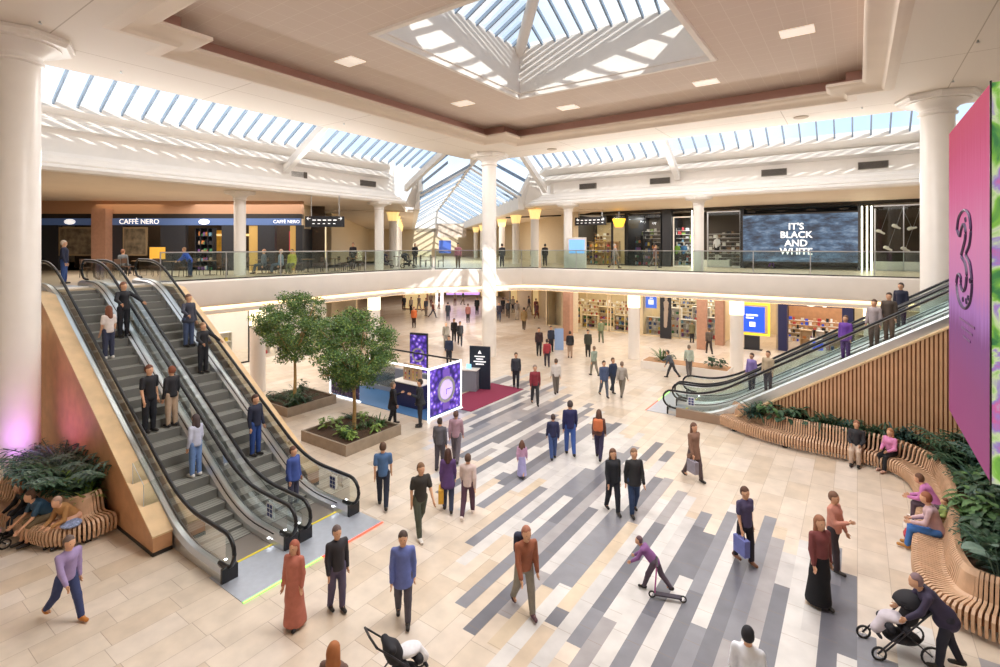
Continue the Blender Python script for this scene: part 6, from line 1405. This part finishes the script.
mp = n.nodes.new('ShaderNodeMapping'); mp.inputs['Scale'].default_value = (1, 5, .25); nz2 = n.nodes.new('ShaderNodeTexNoise'); nz2.inputs['Scale'].default_value = 2; nz2.inputs['Detail'].default_value = 5
n.links.new(t.outputs['Object'], mp.inputs[0]); n.links.new(mp.outputs[0], nz2.inputs['Vector']); ad = n.nodes.new('ShaderNodeMath'); ad.operation = 'MULTIPLY_ADD'; ad.inputs[1].default_value = .14; n.links.new(nz2.outputs['Fac'], ad.inputs[0])
n.links.new(sp.outputs[2], mr.inputs[0]); sb2 = n.nodes.new('ShaderNodeMath'); sb2.operation = 'SUBTRACT'; sb2.inputs[1].default_value = .07; n.links.new(mr.outputs[0], sb2.inputs[0]); n.links.new(sb2.outputs[0], ad.inputs[2]); n.links.new(ad.outputs[0], rp.inputs[0])
n.links.new(rp.outputs[0], bb.inputs['Emission Color']); bb.inputs['Emission Strength'].default_value = .82; bb.inputs['Base Color'].default_value = (.03, .02, .03, 1); bb.inputs['Roughness'].default_value = .85; bb.inputs['Specular IOR Level'].default_value = .2
MB().box(.0, 0, zb, .06, 4.65, zt).build('pink_display', pm, r)
gm = bpy.data.materials.new('garden_screen_picture'); gm.use_nodes = True; n = gm.node_tree; bb = n.nodes['Principled BSDF']; t = n.nodes.new('ShaderNodeTexCoord')
g1 = n.nodes.new('ShaderNodeTexNoise'); g1.inputs['Scale'].default_value = .9; g1.inputs['Detail'].default_value = 9; g1.inputs['Distortion'].default_value = 1.8
rp = n.nodes.new('ShaderNodeValToRGB'); e = rp.color_ramp.elements; e[0].position = .3; e[0].color = lin('#1f4a3a'); e[1].position = .75; e[1].color = lin('#f2e8f6')
for p_, c_ in ((.38, '#3f8a4a'), (.45, '#8cc84a'), (.50, '#d8e8b0'), (.55, '#a88ad0'), (.61, '#e06aa8'), (.67, '#b8d8ee')): q = e.new(p_); q.color = lin(c_)
n.links.new(t.outputs['Object'], g1.inputs['Vector']); n.links.new(g1.outputs['Fac'], rp.inputs['Fac']); n.links.new(rp.outputs[0], bb.inputs['Emission Color']); bb.inputs['Emission Strength'].default_value = .9; bb.inputs['Base Color'].default_value = (.02, .02, .02, 1)
MB().box(.0, -.02, zb, 3.8, .0, zt).build('garden_display', gm, r)
MB().box(.1, .1, zb+.02, 3.8, 4.6, zt-.02).build('casing', M_dark, r)
MB().box(-.015, -.03, zb-.03, .01, .0, zt+.03).build('edge_trim', M_dsteel, r)
for yy in (.5, 4.1): MB().tube([(1.9, yy, zt), (1.9, yy, 12.4)], .05, 8).build('hanger', M_steel, r)
# outlined 3 drawn as an even ribbon outline on the pink face (y runs away from the camera = left in the picture)
def ribbon3(cx, cz, s):
    pts = []
    C3 = [(-.42, .62), (-.30, .88), (.02, 1.0), (.34, .88), (.44, .60), (.36, .30), (.16, .10), (.40, -.08), (.50, -.45), (.38, -.82), (.04, -1.0), (-.30, -.88), (-.46, -.58), (-.36, -.34), (-.18, -.38), (-.16, -.56), (-.02, -.66), (.14, -.55), (.20, -.30), (.10, -.08), (-.12, .06), (-.02, .22), (.12, .42), (.12, .62), (.0, .72), (-.14, .62), (-.24, .48)]
    P = smooth_path(C3+[C3[0]], 5)
    return [(-.012, cx-p.x*s*1.9, cz+p.y*s*1.0) for p in P]
b = MB(); b.tube(ribbon3(2.5, 6.45, 1.0), .03, 5)
for (dx, dz, rr) in ((.5, -.75, .05), (.3, -.83, .06), (-.1, -.83, .05), (.7, -.4, .05), (.75, -.1, .035), (.2, .8, .05)):
    b.tube([(-.012, 2.5-dx+rr*math.cos(a), 6.45+dz+rr*math.sin(a)) for a in [2*PI*k/10 for k in range(11)]], .012, 4)
b.build('outlined_figure', mat('logo_ink', '#3a1f4a', .5), r)
b = MB()
for k, (w_, z_) in enumerate([(1.7, 5.16), (1.2, 5.0), (.8, 4.84)]): b.box(-.012, 2.2-w_/2, z_, 0, 2.2+w_/2, z_+.05)
b.build('small_print', mat('print_ink', '#6a3a72', .5), r)
# ---------------- tray details
for px, py, lb in [(350, 61, 'square ceiling light panel at the left of the recess'), (463, 103, 'square ceiling light panel left of the far tray corner'), (568, 107, 'square ceiling light panel right of the far tray corner'), (706, 82, 'square ceiling light panel beside the skylight corner at right'), (797, 31, 'square ceiling light panel at the right of the recess')]:
    p = W(px, py, ZC); o = MB().box(-.45, -.32, 0, .45, .32, .03).build('ceiling_light_panel', mat('downlight_panel', '#f2e6d8', .5, emit=.55)); o.location = (p.x, p.y, ZC-.035); tag(o, lb, 'ceiling light')
for px, py, lb in [(40, 21, 'small sprinkler head above the massive left column'), (121, 71, 'small sprinkler head on the left slab edge'), (978, 40, 'small sprinkler head above the pink screen'), (953, 80, 'small sprinkler head near the right column head'), (862, 107, 'small sprinkler head left of the right column head'), (344, 123, 'small sprinkler head on the left slab soffit'), (608, 142, 'small sprinkler head on the right slab soffit')]:
    p = W(px, py, ZT); r = empty('sprinkler_head', (p.x, p.y, ZT-.07), 0, lb, 'sprinkler'); MB().lathe([(.0, 0), (.05, .0), (.02, .03), (.02, .07)], seg=8, cap=False).build('nozzle', M_steel, r)
for px, py, lb in [(552, 149, 'round ceiling speaker near the middle column'), (801, 117, 'round ceiling speaker on the right slab soffit')]:
    p = W(px, py, ZT); o = MB().lathe([(0, 0), (.28, 0), (.3, .03), (0, .03)], seg=20, cap=False).build('ceiling_speaker', mat('speaker_grille', '#b8a894', .7)); o.location = (p.x, p.y, ZT-.035); tag(o, lb, 'speaker')
# ---------------- upper gallery: tables, chairs, people
def cafe_table(x, y, label, r_=.35):
    r = empty('cafe_table', (x, y, ZU), 0, label, 'table'); MB().lathe([(0, .72), (r_, .72), (r_, .75), (0, .75)], seg=20, cap=False).build('tabletop', mat('table_wood', '#8a6a48', .5), r)
    MB().lathe([(.03, .02), (.03, .72)], seg=8).build('pedestal', M_dsteel, r); MB().lathe([(0, 0), (.24, 0), (.24, .02), (0, .03)], seg=16, cap=False).build('base', M_dsteel, r)
def make_chair():
    r = empty('cafe_chair', (0, 0, 0), 0, 'x', 'chair'); m = mat('cafe_chair_wood', '#5a4030', .5)
    MB().box(-.2, -.2, .43, .2, .2, .47, c=.02).build('seat', m, r)
    b = MB(); b.box(-.2, -.2, .62, -.16, .2, .86, c=.01); b.build('backrest', m, r)
    for sx in (-1, 1):
        for sy in (-1, 1): MB().tube([(sx*.18, sy*.18, 0), (sx*.16, sy*.17, .44 if sx > 0 else .86)], .016, 6).build('leg', M_dsteel, r)
    return r
chair0 = make_chair(); used = []
def chair(x, y, rz, label):
    c = chair0 if not used else copy_tree(chair0); used.append(1); c.location = (x, y, ZU); c.rotation_euler = (0, 0, rz); c['label'] = label
ORD = ['first', 'second', 'third', 'fourth', 'fifth', 'sixth', 'seventh', 'eighth', 'ninth', 'tenth', 'eleventh', 'twelfth', 'thirteenth', 'fourteenth']
tabs = [(100, 24), (140, 25.5), (172, 24.5), (210, 26), (262, 27.5), (282, 28), (308, 29), (335, 30), (352, 31), (398, 37.5), (420, 38), (432, 36)]
for i, (px, Z) in enumerate(tabs):
    x, y = WZ(px, Z); cafe_table(x, y, 'round café table, %s from the left behind the gallery glass' % ORD[i])
    for s_, nm in ((-1, 'left'), (1, 'right')): q = Vector((x, y))+s_*.62*Vector((CY, SY)); chair(q.x, q.y, YAW+(0 if s_ < 0 else PI), 'dark café chair to the %s of the %s table along the glass' % (nm, ORD[i]))
up = [(64, 19.5, 30, 'person in a navy jacket standing at the head of the near escalator', dict(top='#232a44', legs='#35508a', hair='#c9b8a8', h=1.72)),
      (123, 26, 100, 'seated person in grey behind the first escalator rails', dict(pose='sit', top='#6a6f72', legs='#3a3a40', hair='#8a5a40')),
      (190, 24, 190, 'person in a bright blue jacket leaning over a café table by the glass', dict(top='#2f5ac8', legs='#2c3a5a', hair='#b08a68', h=1.5, lean=30, arms=('push', 'push'))),
      (264, 26.8, 200, 'bald seated person in grey at the café glass, right of the slim column', dict(pose='sit', top='#6d7680', legs='#4a5560', hair='#b58a70')),
      (281, 27, 200, 'seated person in pale blue at the café glass', dict(pose='sit', top='#8fa4b8', legs='#5a6a7a', hair='#c9b09a')),
      (292, 27, -90, 'seated person in a yellow-green jacket at the café glass', dict(pose='sit', top='#b8b84a', legs='#6a6a4a', hair='#6a5a3c', coat=.4)),
      (353, 33, -90, 'person in dark clothes standing before the corner shop, upper floor', dict(top='#2f2a30', legs='#2a2a30', hair='#5a3a2c', h=1.75)),
      (458, 34.5, -90, 'person in a pink top and black hair standing at the bay glass', dict(top='#b87a86', legs='#7a6a50', hair='#2a2226', h=1.72)),
      (415, 40, -90, 'dark clothed person standing beyond the bay tables', dict(top='#2a2c34', legs='#2a2c34', hair='#3a2f2a', h=1.75)),
      (502, 36, 90, 'person in dark grey leaning at the bay glass right of the middle column', dict(top='#33363e', legs='#3a3a40', hair='#2a2422', h=1.7)),
      (532, 38, 180, 'person in navy seated look behind the right bay glass', dict(top='#2a3040', legs='#2a3040', hair='#2a2422', h=1.6)),
      (545, 38, 90, 'person in black walking past the gold lit columns', dict(pose='walk', top='#1f2026', legs='#23242a', hair='#2a2422', h=1.7)),
      (615, 33.5, 0, 'grey haired person in pale clothes walking along the right gallery', dict(pose='walk', top='#a89c96', legs='#6f6862', hair='#c8beb4', h=1.72)),
      (655, 34.5, 0, 'person in dark red-brown in front of the dark clothing shop', dict(pose='walk', top='#7a5a58', legs='#4a4040', hair='#3a2c28', h=1.7)),
      (772, 34, 0, 'person in purple walking along the gallery below the video screen', dict(pose='walk', top='#6a5470', legs='#7a4a9a', hair='#4a3a44', h=1.6))]
for px, Z, fc, lb, op in up:
    x, y = WZ(px, Z); op.setdefault('vox', .04); person((x, y, ZU+.002), H(fc), lb, **op)
# big-wheel buggies seen behind the bay glass are parked bicycles-like displays
for k, (px, Z) in enumerate([(386, 34.5), (408, 35)]): 
    x, y = WZ(px, Z); q = pushchair((x, y, ZU), YAW*57.3+10, 'dark pushchair parked behind the bay glass, %s one' % ['left', 'right'][k], '#33363c', None)
# lights in shops
for (px, Z, z, p_) in [(595, 42, 9.1, 160), (645, 42, 9.1, 160), (684, 39.2, 9.0, 160), (722, 41, 9.1, 120)]: x, y = WZ(px, Z); area_light('shop_lights', (x, y, z), 2.5, 1.5, p_, (1, .86, .62) if px < 600 else (1, .97, .92))
area_light('shop_lights', (-16, 41, 3.4), 10, 4, 300, (1, .88, .7)); area_light('shop_lights', (-8.5, 41, 3.4), 6, 4, 260, (1, .93, .8)); area_light('shop_lights', (-1, 41, 3.4), 8, 4, 260, (1, .95, .88))
area_light('shop_lights', (-31, 15, 3.5), 3, 16, 380, (1, .96, .92)); area_light('cafe_lights', (-38, 15, 9.3), 4, 8, 160, (1, .8, .55), rot=(0, 0, .6))
q = K(3, 58); area_light('street_lights', (q[0], q[1], 9.3), 8, 22, 420, (1, .94, .86), rot=(0, 0, math.radians(45))); area_light('street_lights', (q[0], q[1], 5.0), 8, 22, 10, (1, .92, .8))

# coloured wash lamps at the foot of the left panel
for (x, y, c, p_, lb) in [(-17.6, 4.3, (.65, .2, 1), 160, 'small floor uplight giving violet light beside the massive left column'), (-16.8, 4.45, (1, .25, .5), 90, 'small floor uplight giving pink light below the wooden panel')]:
    r = empty('uplight', (x, y, .62), 0, lb, 'lamp'); MB().lathe([(.05, 0), (.07, .1), (.06, .12)], seg=10).build('housing', M_black, r)
    d_ = bpy.data.lights.new('uplight_lamp', 'SPOT'); d_.energy = p_*(.7 if p_ > 100 else 1.0); d_.color = c; d_.spot_size = 2.7; d_.spot_blend = 1; d_.shadow_soft_size = .4; q = bpy.data.objects.new('uplight_lamp', d_); COL.objects.link(q); q.location = (x, y-.75, 1.25); q.rotation_euler = Vector((-.5, .8, 1)).to_track_quat('-Z', 'Y').to_euler()

# packed merchandise walls at the back of the shops: far too many small goods to count
def goods_wall(x0, x1, y, z0, z1, label, pal, lit=0, seed=1, cell=.16):
    rnd = random.Random(seed); b = MB(); nx = int((x1-x0)/cell); nz = int((z1-z0)/.3)
    for j in range(nz):
        b.box(0, 0, j*.3, x1-x0, .3, j*.3+.025, len(pal))
        for i in range(nx):
            if rnd.random() < .15: continue
            w_ = cell*rnd.uniform(.4, .85); h_ = rnd.uniform(.1, .25); b.box(i*cell+.02, .02, j*.3+.025, i*cell+.02+w_, .16, j*.3+.025+h_, rnd.randrange(len(pal)))
    o = b.build('merchandise', [cmat(c) for c in pal]+[M_white]); o.location = (x0, y, z0); tag(o, label, 'merchandise', kind='stuff'); return o
xa, xb = seg(643, 720, YF+4); goods_wall(xa, xb, YF+4.2, .005, 3.3, 'packed wall of small goods at the back of the electronics shop', ['#ffffff', '#2b2b30', '#5a7ac0', '#d8d2c8', '#c9b48a', '#3a3a44'], seed=2)
xa, xb = seg(549, 638, YF+4); goods_wall(xa, xb, YF+4.2, .005, 2.4, 'packed cream wall shelving at the back of the cream lit shop', ['#f4ead0', '#e0cfa6', '#b5443c', '#ffffff', '#8a6a48', '#d8c49a'], seed=3)
xa, xb = seg(628, 660, YF+3); goods_wall(xa, xb, YF+3.2, ZU+.005, ZU+3.2, 'packed garment wall in the dark clothing shop', ['#e8e2d8', '#2b2b30', '#c9a86a', '#7a8a4a', '#5a4a44', '#b9b0a4'], seed=4, cell=.3)
xa, xb = seg(673, 694, YF+3); goods_wall(xa, xb, YF+3.2, ZU+.005, ZU+3.2, 'packed sportswear wall behind the white framed window', ['#ffffff', '#8ab8d8', '#2b2b34', '#9ac05a', '#c8ccd4', '#c04a50'], seed=5, cell=.3)
xa, xb = seg(708, 741, YF+3); goods_wall(xa, xb, YF+3.2, ZU+.005, ZU+3.0, 'packed shoe wall behind the striped shirt mannequin', ['#4a4038', '#e0dcd4', '#2b2b30', '#8a6a50', '#6a6460', '#b0a89c'], seed=6, cell=.32)
xa, xb = seg(788, 842, YF+3.4); goods_wall(xa, xb, YF+3.6, .005, 1.9, 'packed accessory wall inside the navy phone shop', ['#ffffff', '#3c5ae0', '#c9484a', '#2b2b30', '#d8b08a', '#e8e2d8'], seed=7, cell=.25)
xa, xb = seg(578, 611, YF+3.4); goods_wall(xa, xb, YF+3.4, ZU+.005, ZU+2.9, 'packed golden shelves at the back of the golden shop', ['#d8a84a', '#f0d890', '#8a5a30', '#ffffff', '#b58a4a', '#6a4a30'], seed=8, cell=.3)
